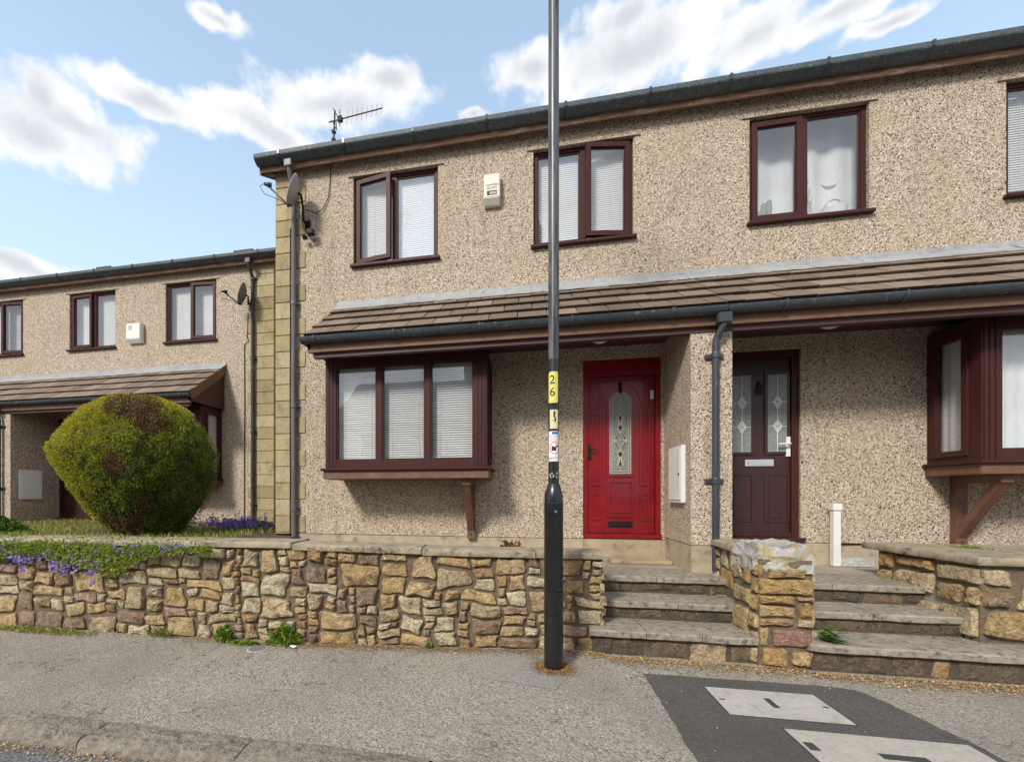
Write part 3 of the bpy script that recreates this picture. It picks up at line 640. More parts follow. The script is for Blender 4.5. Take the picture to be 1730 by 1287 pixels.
def arc(cx, cz, r, a0, a1, n): return [(cx + r * math.cos(R(a0 + (a1 - a0) * i / n)), cz + r * math.sin(R(a0 + (a1 - a0) * i / n))) for i in range(n + 1)]
STRIP_N = [0]
def strip(m, pts, w, y0, y1):
    """a mitred ribbon of width w along pts, between the depths y0 and y1"""
    P = [Vector(p) for p in pts]; P = [p for k, p in enumerate(P) if k == 0 or (p - P[k - 1]).length > 1e-5]
    closed = (P[0] - P[-1]).length < 1e-5 and len(P) > 3
    if closed: P = P[:-1]
    n = len(P); STRIP_N[0] += 1; y0 -= .00023 * (STRIP_N[0] % 9)
    L_, R_ = [], []
    for k in range(n):
        a = P[k - 1] if (k or closed) else None; c = P[(k + 1) % n] if (k < n - 1 or closed) else None
        d1 = (P[k] - a).normalized() if a is not None else (c - P[k]).normalized(); d2 = (c - P[k]).normalized() if c is not None else d1
        n1, n2 = Vector((-d1.y, d1.x)), Vector((-d2.y, d2.x)); mm = (n1 + n2); mm = mm.normalized() if mm.length > 1e-4 else n1
        k_ = w / 2 / max(.35, mm.dot(n1)); L_.append(P[k] + mm * k_); R_.append(P[k] - mm * k_)
    vs = [(p.x, y0, p.y) for p in L_] + [(p.x, y0, p.y) for p in R_] + [(p.x, y1, p.y) for p in L_] + [(p.x, y1, p.y) for p in R_]
    fs = []
    for k in range(n if closed else n - 1):
        q = (k + 1) % n
        fs += [(k, q, n + q, n + k), (2 * n + k, 3 * n + k, 3 * n + q, 2 * n + q), (k, 2 * n + k, 2 * n + q, q), (n + k, n + q, 3 * n + q, 3 * n + k)]
    if not closed: fs += [(0, n, 3 * n, 2 * n), (n - 1, 3 * n - 1, 4 * n - 1, 2 * n - 1)]
    m.add(vs, fs)

def red_door(B, tf, x0, x1):
    z0, z1 = .775, 2.915; y = .05
    m = MB(); fw = .055
    m.box(x0, x0 + fw, y - .02, y + .08, z0 + .05, z1); m.box(x1 - fw, x1, y - .02, y + .08, z0 + .05, z1)
    m.box(x0 + fw, x1 - fw, y - .02, y + .08, z1 - .20, z1); m.box(x0 - .0, x1 + .0, y - .07, y + .08, z0, z0 + .05)
    door = B(m, 'door', 'redpaint'); door['label'] = 'glossy red panelled front door with arched leaded glass'
    a, b, c, d = x0 + fw + .004, x1 - fw - .004, z0 + .055, z1 - .205
    B(MB().box(a, b, y + .01, y + .05, c, d), 'door_leaf', 'redpaint', door)
    cx = 1.103; gw = .118; gz0, gz1 = 1.541, 2.40; yy = y + .01
    m = MB()
    # arch moulding round the glass
    strip(m, [(cx - gw - .02, gz0 - .02), (cx - gw - .02, gz1)] + arc(cx, gz1, gw + .02, 180, 0, 14) + [(cx + gw + .02, gz0 - .02), (cx - gw - .02, gz0 - .02)], .03, yy - .016, yy + .004)
    strip(m, arc(cx, gz1 + .01, gw + .115, 178, 2, 16), .03, yy - .014, yy + .004)
    # shaped top panels, tall side panels, lower panels
    for s in (-1, 1):
        strip(m, [(cx + s * .335, 2.34), (cx + s * .335, 2.66), (cx + s * .07, 2.66), (cx + s * .07, 2.655)], .022, yy - .014, yy + .004)
        strip(m, [(cx + s * .335, 2.35), (cx + s * .245, 2.35), (cx + s * .235, 2.42)], .022, yy - .014, yy + .004)
        panel_frame(m, min(cx + s * .215, cx + s * .335), max(cx + s * .215, cx + s * .335), 1.40, 2.28, yy)
        panel_frame(m, min(cx + s * .215, cx + s * .335), max(cx + s * .215, cx + s * .335), .985, 1.31, yy)
    panel_frame(m, cx - .15, cx + .15, 1.02, 1.46, yy)
    B(m, 'panel_moulding', 'redpaint', door)
    outline = [(cx - gw, gz0), (cx + gw, gz0)] + arc(cx, gz1, gw, 0, 180, 18)
    B(MB().prism(outline, 'y', yy - .006, yy + .003), 'door_glass', 'obscure', door)
    yg = yy - .007
    m = MB(); I = gw - .028
    strip(m, [(cx - I, gz0 + .03), (cx - I, gz1)] + arc(cx, gz1, I, 180, 0, 12) + [(cx + I, gz0 + .03)], .006, yg - .005, yg)
    strip(m, [(cx - gw, gz0 + .005), (cx - gw, gz1)] + arc(cx, gz1, gw, 180, 0, 14) + [(cx + gw, gz0 + .005), (cx - gw, gz0 + .005)], .008, yg - .005, yg)
    for zz in (gz0 + .075, 1.80, 1.94, 2.075, 2.27): strip(m, [(cx - I, zz), (cx + I, zz)], .005, yg - .005, yg)
    strip(m, [(cx, 2.27), (cx, gz1 + gw)], .005, yg - .005, yg); strip(m, [(cx - gw + .02, gz0 + .03), (cx + gw - .02, gz0 + .03)], .006, yg - .005, yg); strip(m, [(cx, gz0 + .03), (cx, gz0 + .075)], .005, yg - .005, yg)
    dk = MB()
    def lens(c0, c1, wd, mid=None):                      # a pointed bevelled piece between two points
        a_, b_ = Vector(c0), Vector(c1); n_ = Vector((-(b_ - a_).y, (b_ - a_).x)).normalized()
        pts = [a_ + (b_ - a_) * t + n_ * wd * math.sin(math.pi * t) for t in (0, .25, .5, .75, 1)] + [a_ + (b_ - a_) * t - n_ * wd * math.sin(math.pi * t) for t in (.75, .5, .25)]
        dk.prism([(p.x, p.y) for p in pts], 'y', yg - .004, yg); strip(m, [(p.x, p.y) for p in pts] + [(pts[0].x, pts[0].y)], .008, yg - .008, yg - .001)
    for sg, zc in ((1, 2.07), (-1, 1.80)):
        lens((cx, zc + sg * .07), (cx, zc + sg * .19), .024); lens((cx, zc - sg * .03), (cx, zc + sg * .065), .030)
        for s in (-1, 1):
            lens((cx + s * .012, zc + sg * .07), (cx + s * .036, zc + sg * .16), .013); lens((cx + s * .02, zc + sg * .06), (cx + s * .052, zc + sg * .095), .013)
    for s in (-1, 1):
        pts = [(cx + s * (-.012 + .068 * math.sin(math.pi * i / 12)), 2.055 - .24 * i / 12) for i in range(13)]
        n2 = len(pts); dk.prism([(p[0] - .011, p[1]) for p in pts] + [(p[0] + .011, p[1]) for p in pts[::-1]], 'y', yg - .003, yg)
        strip(m, [(p[0] - .012, p[1]) for p in pts], .006, yg - .008, yg); strip(m, [(p[0] + .012, p[1]) for p in pts], .006, yg - .008, yg)
        strip(m, [(cx + s * .045, 1.935), (cx + s * .058, 1.95), (cx + s * .071, 1.935), (cx + s * .058, 1.92), (cx + s * .045, 1.935)], .010, yg - .009, yg)
    B(m, 'lead_came', 'lead_came', door); B(dk, 'bevelled_glass', 'darkglass', door)
    # furniture
    m = MB().box(x0 + .055, x0 + .10, y - .012, y + .012, 1.73, 1.90); m.tube([(x0 + .078, y - .012, 1.84), (x0 + .078, y - .05, 1.84), (x0 + .15, y - .055, 1.845)], .008, 8)
    m.tube([(x0 + .078, y - .012, 1.77), (x0 + .078, y - .018, 1.77)], .012, 8); B(m, 'handle', 'black', door)
    m = MB().box(cx - .135, cx + .135, yy - .014, yy, .905, .972); m.box(cx - .105, cx + .105, yy - .022, yy - .0145, .918, .958); B(m, 'letter_plate', 'black', door)
    m = MB().tube([(cx, yy - .02, 2.63), (cx + .014, yy - .03, 2.57), (cx + .006, yy - .034, 2.51), (cx, yy - .03, 2.50), (cx - .006, yy - .034, 2.51), (cx - .014, yy - .03, 2.57), (cx, yy - .02, 2.63)], .007, 6); m.box(cx - .014, cx + .014, yy - .024, yy, 2.60, 2.645); B(m, 'knocker', 'black', door)
    B(MB().box(1.437, 1.473, yy - .024, yy, 2.42, 2.53), 'door_bell', 'white', door, bevel=.005)

def brown_door(B, tf, x0, x1):
    # local frame is mirrored for this house; hinge side and handle side follow
    z0, z1 = .775, 2.915; y = .05; fw = .07
    m = MB()
    m.box(x0, x0 + fw, y - .02, y + .08, z0 + .04, z1); m.box(x1 - fw, x1, y - .02, y + .08, z0 + .04, z1); m.box(x0 + fw, x1 - fw, y - .02, y + .08, z1 - .085, z1); m.box(x0 - .03, x1 + .03, y - .09, y + .08, z0 - .002, z0 + .04)
    door = B(m, 'door', 'upvc'); door['label'] = 'dark brown panelled front door with two leaded glass lights'
    a, b, c, d = x0 + fw + .004, x1 - fw - .004, z0 + .045, z1 - .09; cx = (a + b) / 2; yy = y + .012
    B(MB().box(a, b, yy, yy + .045, c, d), 'door_leaf', 'browndoor', door)
    m = MB()
    for s in (-1, 1):
        g0, g1 = sorted((cx + s * .085, cx + s * .275))
        panel_frame(m, g0 - .03, g1 + .03, 1.745, 2.675, yy, .028, .016)
        panel_frame(m, g0 - .03, g1 + .03, .98, 1.53, yy, .02, .01)
    m.box(a, b, yy - .03, yy, c, c + .045)
    B(m, 'panel_moulding', 'browndoor', door)
    for s in (-1, 1):
        g0, g1 = sorted((cx + s * .085, cx + s * .275)); gm = (g0 + g1) / 2
        B(MB().box(g0, g1, yy - .0165, yy + .002, 1.775, 2.645), 'door_glass', 'obscure', door)
        m = MB(); yg = yy - .017
        strip(m, [(gm, 1.775), (gm, 2.645)], .007, yg - .003, yg)
        for zc in (2.335, 2.06):
            strip(m, [(g0, zc), (g1, zc)], .005, yg - .003, yg)
            for k_ in (0, .4): strip(m, [(gm, zc + .068 * (1 - k_)), (gm + .044 * (1 - k_), zc), (gm, zc - .068 * (1 - k_)), (gm - .044 * (1 - k_), zc), (gm, zc + .068 * (1 - k_))], .010, yg - .006, yg)
        B(m, 'lead_came', 'whitecame', door)
    m = MB().box(cx - .145, cx + .145, yy - .014, yy, 1.615, 1.69); m.box(cx - .115, cx + .115, yy - .02, yy - .0145, 1.63, 1.675); B(m, 'letter_plate', 'chrome', door)
    hx = x0 + .098
    m = MB().box(hx - .02, hx + .02, y - .012, y + .014, 1.72, 1.94); m.tube([(hx, y - .012, 1.86), (hx, y - .055, 1.86), (hx + .12, y - .06, 1.855)], .010, 8); B(m, 'handle', 'white', door)
    m = MB().tube([(cx, yy - .012, 2.56), (cx + .022, yy - .022, 2.51), (cx + .022, yy - .026, 2.45), (cx, yy - .028, 2.42), (cx - .022, yy - .026, 2.45), (cx - .022, yy - .022, 2.51), (cx, yy - .012, 2.56)], .008, 6); m.box(cx - .012, cx + .012, yy - .02, yy, 2.545, 2.58); B(m, 'knocker', 'black', door)
DOORS = {'red': red_door, 'brown': brown_door}
WA = (-2.28, -1.123); WB = (.079, 1.239)
hA, tA = house('terraced_house', 'pebbledashed house with the red front door and satellite dish at its corner', 1, 0, 0,
               [(*WA, -1.722, 'L', 9), (*WB, .668, 'R', 9)], dict(kind='red', x0=.668, x1=1.547))
# the neighbour is the mirror image about x = 1.855
hB, tB = house('terraced_house', 'pebbledashed house with the dark brown front door, at the right edge', -1, 3.71, 0,
               [(*WA, -1.722, 'L', 0), (*WB, .682, 'R', 0)], dict(kind='brown', x0=.732, x1=1.50), left_end=False, pier=False)
hC, tC = house('terraced_house', 'set-back pebbledashed house behind the round clipped bush', -1, -8.265, 2.0,
               [(*WA, -1.70, 'L', 4), (*WB, .655, 'R', 3)], dict(kind='brown', x0=.70, x1=1.547), XL=-3.525)
hD, tD = house('terraced_house', 'pebbledashed house showing only a strip at the left edge', 1, -11.975, 2.0,
               [(*WB, .655, 'R', 6)], dict(kind='brown', x0=.668, x1=1.50), left_end=False, pier=False, bay=False)
# return wall joining the set-back terrace to the near gable
lw = tag(MB().box(-4.845, -3.43, 2.35, 2.5, .3, 5.7).build('link_wall', 'pebble'), 'pebbledashed return wall between the two terraces beside the yellow quoins', 'wall')

# render stop bead lines are part of the wall; interiors: blinds and curtains
def blind(name, label, x0, x1, z0, z1, y, tf, closed=62, pitch=.025, group='venetian blinds'):
    c = tf((x0 + x1) / 2, y, z0); r = empty(name, c); tag(r, label, 'blind', group)
    MB().box(x0, x1, y - .012, y + .014, z1 - .03, z1).build('head_rail', 'blind', r, tf=tf)
    m = MB(); z = z1 - .045; ca, sa = math.cos(R(closed)) * .0135, math.sin(R(closed)) * .0135
    while z > z0 + .02:
        jj = rnd.uniform(-.0008, .0008)
        m.add([(x0, y - ca, z + sa * -1 + jj), (x1, y - ca, z - sa + jj), (x1, y + .002, z + .001), (x0, y + .002, z + .001), (x1, y + ca, z + sa), (x0, y + ca, z + sa)], [(0, 1, 2, 3), (3, 2, 4, 5)]); z -= pitch
    s = m.build('slats', 'slat', r, tf=tf, recalc=False); s['kind'] = 'stuff'
    m = MB()
    for t in (.2, .8): xx = x0 + (x1 - x0) * t; m.box(xx - .0015, xx + .0015, y - .018, y - .0165, z0, z1 - .03)
    m.build('cord', 'blind', r, tf=tf)
    MB().box(x0, x1, y - .010, y + .010, z0, z0 + .014).build('bottom_rail', 'blind', r, tf=tf)
def curtain(label, x0, x1, z0, z1, y, tf, amp=.018, waves=9, mat='net', side=None, group='net curtains', name='net_curtain'):
    n = 90; m = MB(); vs = []; ph = rnd.random() * 6
    for i in range(n + 1):
        t = i / n; xx = x0 + (x1 - x0) * t
        for k, z in enumerate((z1, z0)):
            a = amp * (math.sin(waves * 2 * math.pi * t + ph) * .6 + math.sin(waves * 3.7 * t + ph * 2) * .5) * (1 if k else .6)
            vs.append((y + a, xx, z) if side else (xx, y + a, z))
    m.add(vs, [(2 * i, 2 * i + 1, 2 * i + 3, 2 * i + 2) for i in range(n)])
    o = m.build(name, mat, None, tf=tf, smooth=True, recalc=False); tag(o, label, 'curtain', group); return o
blind('venetian_blind', 'white venetian blind in the upstairs window beside the satellite dish', WA[0] + .03, WA[1] - .03, 4.37, 5.52, .125, tA, 80)
blind('venetian_blind', 'white venetian blind in the upstairs window behind the lamp post', WB[0] + .03, WB[1] - .03, 4.37, 5.52, .125, tA, 78)
for i, (p, q) in enumerate([(-2.30, -1.74), (-1.70, -1.15), (-1.11, -.56)]):
    blind('venetian_blind', ['white venetian blind in the left pane of the nearer box bay', 'white venetian blind in the middle pane of the nearer box bay', 'white venetian blind in the right pane of the nearer box bay'][i], p, q, 1.69, 2.86, -.45, tA, 62 if i else 70, .027)
blind('venetian_blind', 'white venetian blind in the set-back house, upstairs window near the small dish', WA[0] + .03, WA[1] - .03, 4.37, 5.52, .16, tC, 78)
blind('venetian_blind', 'white venetian blind in the set-back house, upstairs window left of the alarm box', WB[0] + .03, WB[1] - .03, 4.37, 5.52, .16, tC, 78)
blind('venetian_blind', 'white venetian blind in the window cut by the left edge', WB[0] + .03, WB[1] - .03, 4.37, 5.52, .16, tD, 60)
blind('venetian_blind', 'white venetian blind in the upstairs window cut by the right edge', WA[0] + .03, WA[1] - .03, 4.37, 5.52, .16, tB, 70)
curtain('pale curtain hanging in upstairs window with ornaments on its sill', WB[0] - .35, WB[1] + .12, 4.30, 5.62, .30, tB, .03, 6, group=None, name='curtain')
curtain('white net curtain across the front of the right-hand box bay', -2.30, -.55, 1.66, 2.86, -.42, tB, .016, 16)
curtain('white net curtain in the side light of the right-hand box bay', -.45, -.02, 1.66, 2.86, -.52, tB, .014, 4, side=True)
curtain('white net curtain across the front of the bay behind the bush', -2.30, -.55, 1.66, 2.86, -.42, tC, .016, 16)
curtain('white net curtain in the side light of the bay behind the bush', -.45, -.02, 1.66, 2.86, -2.36, tC, .014, 4, side=True)

# ------------------------------------------------------------------ rubble masonry
def pack(Lc, Hc, wr, hr, rg, minw=2):
    """fill a grid of Lc x Hc cells with blocks of uneven size"""
    g = [[0] * Lc for _ in range(Hc)]; out = []
    for j in range(Hc):
        i = 0
        while i < Lc:
            if g[j][i]: i += 1; continue
            run = 0
            while i + run < Lc and not g[j][i + run]: run += 1
            w_ = min(run, rg.randint(*wr))
            if run - w_ < minw: w_ = run
            h_ = rg.randint(*hr)
            if w_ >= 6: h_ = max(h_, hr[0] + 1)
            h_ = min(h_, max(hr[0], w_ - 1 + (rg.random() < .25)))
            h_ = min(h_, Hc - j)
            if Hc - j - h_ == 1: h_ = Hc - j
            for b in range(h_):
                for a in range(w_): g[j + b][i + a] = 1
            out.append((i, j, w_, h_)); i += w_
    return out
def stone_mesh(s0, s1, z0, z1, place, rg, joint=.0045, proud=(.010, .032), warp=.02, seed=0, n=20):
    """one rubble stone: an irregular four- to six-sided block with a broken face, its arrises chipped"""
    s0 += joint; s1 -= joint; z0 += joint; z1 -= joint
    w_, h_ = s1 - s0, z1 - z0; mn = min(w_, h_); pr = rg.uniform(*proud)
    q = lambda k: rg.random() ** 1.6 * k * mn
    cor = [(s0 + q(.26), z0 + q(.18)), (s1 - q(.26), z0 + q(.18)), (s1 - q(.26), z1 - q(.18)), (s0 + q(.26), z1 - q(.18))]
    ch = [rg.uniform(.05, .22) * mn for _ in range(4)]; pts = []
    for k in range(4):
        a, b, c = Vector(cor[k - 1]), Vector(cor[k]), Vector(cor[(k + 1) % 4])
        pts += [b + (a - b).normalized() * ch[k], b + (a - b).normalized() * ch[k] * .25 + (c - b).normalized() * ch[k] * .25, b + (c - b).normalized() * ch[k]]
        e0 = b + (c - b).normalized() * ch[k]; e1 = c + (b - c).normalized() * ch[(k + 1) % 4]
        nn = (c - b).normalized(); nn = Vector((-nn.y, nn.x))
        for t in (.36, .68): pts.append(e0.lerp(e1, t + rg.uniform(-.08, .08)) + nn * rg.uniform(-.008, .05) * mn)
    n = len(pts); cs, cz = sum(p.x for p in pts) / n, sum(p.y for p in pts) / n
    def wp(a, b):
        return (a + warp * mnoise.noise((a * 4.2, b * 4.2, seed)) + warp * .5 * mnoise.noise((a * 11, b * 11, seed + 5)), b + warp * mnoise.noise((a * 3.6, b * 4.2, seed + 9)) + warp * .4 * mnoise.noise((a * 11, b * 11, seed + 15)))
    tl1, tl2 = rg.uniform(-.3, .3), rg.uniform(-.3, .3); vs = []
    bev = min(.2, .010 / mn * 2)
    for (sc, dep, jit) in ((1.0, -.03, 0), (1.0, .30, .3), (1 - bev, .85, .3), (.55, 1.0, .55)):
        for p in pts:
            k = sc * (1 + (rg.uniform(-.05, .03) if 0 < sc < 1 else 0))
            aa, bb = wp(cs + (p.x - cs) * k, cz + (p.y - cz) * k)
            d = dep if dep < 0 else pr * (dep + jit * (rg.random() - .5) + (tl1 * (p.x - cs) / w_ + tl2 * (p.y - cz) / h_) * 2 * sc * dep)
            vs.append(place(aa, bb, d))
    aa, bb = wp(cs, cz); vs.append(place(aa, bb, pr * rg.uniform(.8, 1.25)))
    fs = [(r_ * n + k, r_ * n + (k + 1) % n, (r_ + 1) * n + (k + 1) % n, (r_ + 1) * n + k) for r_ in range(3) for k in range(n)]
    fs += [(3 * n + k, 3 * n + (k + 1) % n, 4 * n) for k in range(n)]
    return MB().add(vs, fs)
def masonry(parent, L, H, place, z0=0., cell=.03, wr=(3, 10), hr=(2, 6), mat='stone', seed=1, name='stone', **kw):
    rg = random.Random(seed); Lc, Hc = max(2, round(L / cell)), max(2, round(H / cell)); cl, ch = L / Lc, H / Hc
    for (i, j, a, b) in pack(Lc, Hc, wr, hr, rg):
        mb = stone_mesh(i * cl, (i + a) * cl, z0 + j * ch, z0 + (j + b) * ch, place, rg, seed=seed * 3.1, **kw)
        mm = mat if not isinstance(mat, (list, tuple)) else rg.choice(mat)
        mb.build(name, mm, parent, angle=32)
def polyline_place(pts):
    P = [Vector(p) for p in pts]; cum = [0]
    for a, b in zip(P[:-1], P[1:]): cum.append(cum[-1] + (b - a).length)
    def place(s, z, d):
        i = 0
        while i < len(P) - 2 and s > cum[i + 1]: i += 1
        dr = (P[i + 1] - P[i]).normalized(); nrm = Vector((dr.y, -dr.x)); q = P[i] + dr * (s - cum[i]) + nrm * d
        return (q.x, q.y, z)
    return place, cum[-1]
def coping(parent, place, s0, s1, z, depth=.34, over=.035, th=.05, name='coping_slab', seed=0, mat='coping', lens=(.8, 1.3)):
    rg = random.Random(seed); s = s0
    while s < s1 - .05:
        e = min(s1, s + rg.uniform(*lens)); e = s1 if s1 - e < .25 else e
        n = max(4, int((e - s) / .07)); vs = []; dz_ = rg.uniform(-.006, .006); t0 = rg.uniform(-.006, .006); sd_ = rg.random() * 90
        ring = [(over, -th), (over + .004, -th * .5), (over, -.008), (over - .012, 0), (over - .12, .003), (over - .24, .002), (over - depth, 0), (over - depth, -th)]
        for i in range(n + 1):
            ss = s + .004 + (e - s - .008) * i / n
            for j, (d, h) in enumerate(ring):
                w1 = mnoise.noise((ss * 5 + sd_, j * .35, 0)); w2_ = mnoise.noise((ss * 19 + sd_, j * .6, 2.))
                vs.append(place(ss, zf(z, ss) + h + dz_ + t0 * (i / n - .5) * 2 + .004 * w2_ + (.006 * w1 if j in (0, 7) else 0), d + (.014 * w1 + .006 * w2_ if j < 4 else 0)))
        k = len(ring)
        fs = [(i * k + j, i * k + (j + 1) % k, (i + 1) * k + (j + 1) % k, (i + 1) * k + j) for i in range(n) for j in range(k)] + [tuple(range(k)), tuple(range(n * k, n * k + k))]
        MB().add(vs, fs).build(name, mat, parent, angle=38); s = e
def zf(z, s): return z(s) if callable(z) else z
# --- garden wall along the pavement
WP = [(-7.3, -2.09), (-5.134, -2.045), (-3.6, -2.02), (-1.977, -1.955), (-.7, -1.83), (.2, -1.72), (.62, -1.665)]
place, WL = polyline_place(WP)
ztop = lambda s: .868 if s < 5.3 else .868 - (s - 5.3) / (WL - 5.3) * .068
gw = empty('garden_wall', (-2.5, -1.95, 0)); tag(gw, 'long rubble sandstone garden wall with flat coping along the pavement', 'stone wall')
m = MB(); nseg = 60
vs = []
for i in range(nseg + 1):
    s = WL * i / nseg; vs += [place(s, -.05, -.012), place(s, ztop(s) - .05, -.012), place(s, ztop(s) - .05, -.28), place(s, -.05, -.28)]
m.add(vs, [(i * 4 + j, i * 4 + (j + 1) % 4, (i + 1) * 4 + (j + 1) % 4, (i + 1) * 4 + j) for i in range(nseg) for j in range(4)] + [(0, 1, 2, 3), (nseg * 4, nseg * 4 + 1, nseg * 4 + 2, nseg * 4 + 3)])
m.build('mortar_core', 'mortar', gw)
H0 = .815
def wplace(s, z, d): return place(s, -.01 + z / H0 * (ztop(s) - .045), d)
masonry(gw, WL, H0, wplace, cell=.034, wr=(3, 10), hr=(2, 6), seed=29, warp=.046)
coping(gw, place, 0, WL + .03, ztop, seed=3)
# end stones facing the steps
pe, _ = polyline_place([(.622, -1.68), (.60, -1.40)])
masonry(gw, .27, .74, pe, cell=.035, wr=(3, 6), hr=(3, 5), seed=5)

# --- steps
def flight(label, x0, x1, xs3, landing_y, seed):
    r = empty('stone_steps', ((x0 + x1) / 2, -1.4, 0)); tag(r, label, 'steps', 'flights of steps')
    rg = random.Random(seed)
    spec = [(.525, landing_y, -.60, x0 - .02, x1, 2), (.365, landing_y - .335, landing_y + .03, x0 - .02, x1, 2), (.205, landing_y - .68, landing_y - .30, xs3[0], xs3[1], 3)]
    for (zt, yf, yb, a, b, nn) in spec:
        cuts = [a] + sorted(a + (b - a) * (k + rg.uniform(-.12, .12)) / nn for k in range(1, nn)) + [b]
        for c0, c1 in zip(cuts[:-1], cuts[1:]):
            nx = max(4, int((c1 - c0) / .06)); ring = [(yf + .01, -.058), (yf - .002, -.05), (yf - .004, -.01), (yf + .004, -.001), (yf + .02, .0), (yf + .12, .002), (yb, .0), (yb, -.06)]
            vs = []; sd_ = rg.random() * 99; k = len(ring)
            for i in range(nx + 1):
                xx = c0 + .003 + (c1 - c0 - .006) * i / nx; sag = -.006 * math.sin(math.pi * i / nx)
                for j, (yy, hh) in enumerate(ring):
                    w1 = mnoise.noise((xx * 14 + sd_, j * .5, 0)); w2_ = mnoise.noise((xx * 4 + sd_, 3, j * .1))
                    vs.append((xx, yy + (.007 * w1 + .005 * w2_ if j < 5 else 0), zt + hh + .002 * w1 + (.005 * w2_ if j in (0, 1) else 0) + sag * (.4 if j < 6 else .2)))
            fs = [(i * k + j, i * k + (j + 1) % k, (i + 1) * k + (j + 1) % k, (i + 1) * k + j) for i in range(nx) for j in range(k)] + [tuple(range(k)), tuple(range(nx * k, nx * k + k))]
            MB().add(vs, fs).build('tread', 'tread', r, angle=38)
    for q, (zt, zb, y, a, b) in enumerate([(.468, .365, landing_y + .035, x0, x1), (.308, .205, landing_y - .30, x0, x1), (.148, -.01, landing_y - .635, xs3[0] + .03, xs3[1])]):
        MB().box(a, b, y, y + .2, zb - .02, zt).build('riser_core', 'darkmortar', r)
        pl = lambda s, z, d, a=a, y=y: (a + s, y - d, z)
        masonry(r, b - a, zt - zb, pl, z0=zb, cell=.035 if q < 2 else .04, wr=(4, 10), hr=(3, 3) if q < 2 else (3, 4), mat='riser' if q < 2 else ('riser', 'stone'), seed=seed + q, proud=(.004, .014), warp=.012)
    return r
flight('worn stone steps leading up to the red front door', .635, 1.80, (.50, 1.76), -1.10, 41)
flight('worn stone steps leading up to the dark brown front door', 2.04, 3.26, (2.02, 3.95), -1.165, 57)

# --- pillar between the flights with its low return wall
pl_ = empty('stone_pillar', (1.9, -1.56, 0)); tag(pl_, 'short ochre stone pillar with lumpy grey mortar top between the two flights', 'stone pillar')
X0, X1, Y0, Y1 = 1.705, 2.075, -1.795, -1.40
MB().box(X0 + .01, X1 - .01, Y0 + .012, Y1, .0, .80).build('mortar_core', 'mortar', pl_)
rg = random.Random(12)
def fr(s, z, d): return (X0 + s, Y0 - d, z)
rows = [(0.0, .15, [0, .2, .37], 'ochre'), (.15, .305, [0, .075, .37], None), (.305, .375, [0, .24, .37], 'ochre'), (.375, .465, [0, .25], 'ochre'), (.375, .50, [.25, .37], 'ochre'), (.465, .535, [0, .25], 'ochre'), (.50, .535, [.25, .37], 'ochre'), (.535, .665, [0, .37], 'ochre'), (.665, .745, [.06, .31], 'ochre')]
for (za, zb, cuts, mt) in rows:
    for a, b in zip(cuts[:-1], cuts[1:]):
        mm = mt or ('pinkstone' if b - a > .2 else 'ochre')
        stone_mesh(a, b, za, zb, fr, rg, proud=(.015, .035), warp=.014, seed=8.2).build('stone', mm, pl_, angle=32)
def lf(s, z, d): return (X0 - d, Y1 - s, z)
masonry(pl_, .39, .77, lf, z0=.0, cell=.045, wr=(4, 8), hr=(3, 5), mat='ochre', seed=77, proud=(.01, .03))
def rt(s, z, d): return (X1 + d, Y0 + s, z)
masonry(pl_, .39, .77, rt, z0=.0, cell=.045, wr=(4, 8), hr=(3, 5), mat='ochre', seed=78, proud=(.01, .03))
bm = bmesh.new(); bmesh.ops.create_cube(bm, size=1); bmesh.ops.subdivide_edges(bm, edges=bm.edges[:], cuts=9, use_grid_fill=True)
for v in bm.verts:
    c = v.co; t = c.z + .5; sh = 1 - .42 * max(0, t - .45) ** 1.3
    p = Vector((c.x * .40 * sh + (.0), c.y * .40 * sh, c.z * .20 + .0))
    p += Vector((mnoise.noise((c.x * 3, c.y * 3, c.z * 3)), mnoise.noise((c.x * 3 + 7, c.y * 3, c.z * 3)), .8 * mnoise.noise((c.x * 3, c.y * 3 + 9, c.z * 3)))) * .035
    p += Vector((mnoise.noise((c.x * 11, c.y * 11, c.z * 11)), mnoise.noise((c.x * 11 + 7, c.y * 11, c.z * 11)), mnoise.noise((c.x * 11, c.y * 11 + 9, c.z * 11)))) * .013
    v.co = p + Vector((1.885, -1.585, .815))
mm_ = MB(); mm_.add([v.co[:] for v in bm.verts], [tuple(v.index for v in f.verts) for f in bm.faces]); bm.free()
mm_.build('mortar_cap', 'greymortar', pl_, angle=45)
stone_mesh(.11, .37, .795, .85, lambda s, z, d: (X0 + s, Y0 + .05 - d, z), rg, proud=(.02, .03), warp=.01, seed=2).build('cap_stone', 'ochre', pl_, angle=32)
dv = empty('dividing_wall', (1.9, -1.1, .5)); tag(dv, 'low stone wall with slab coping running from pillar back to porch wall', 'stone wall')
MB().box(1.785, 2.02, -1.41, -.835, .3, .805).build('mortar_core', 'mortar', dv)
masonry(dv, .565, .37, lambda s, z, d: (1.782 - d, -.84 - s, z), z0=.43, cell=.045, wr=(3, 6), hr=(3, 5), mat='ochre', seed=31, proud=(.008, .02))
masonry(dv, .565, .37, lambda s, z, d: (2.023 + d, -1.405 + s, z), z0=.43, cell=.045, wr=(3, 6), hr=(3, 5), mat='ochre', seed=32, proud=(.008, .02))
pd, Ld = polyline_place([(1.775, -.84), (1.755, -1.40)])
coping(dv, pd, 0, Ld, .862, depth=.33, over=.03, th=.055, seed=9, lens=(.5, .6))

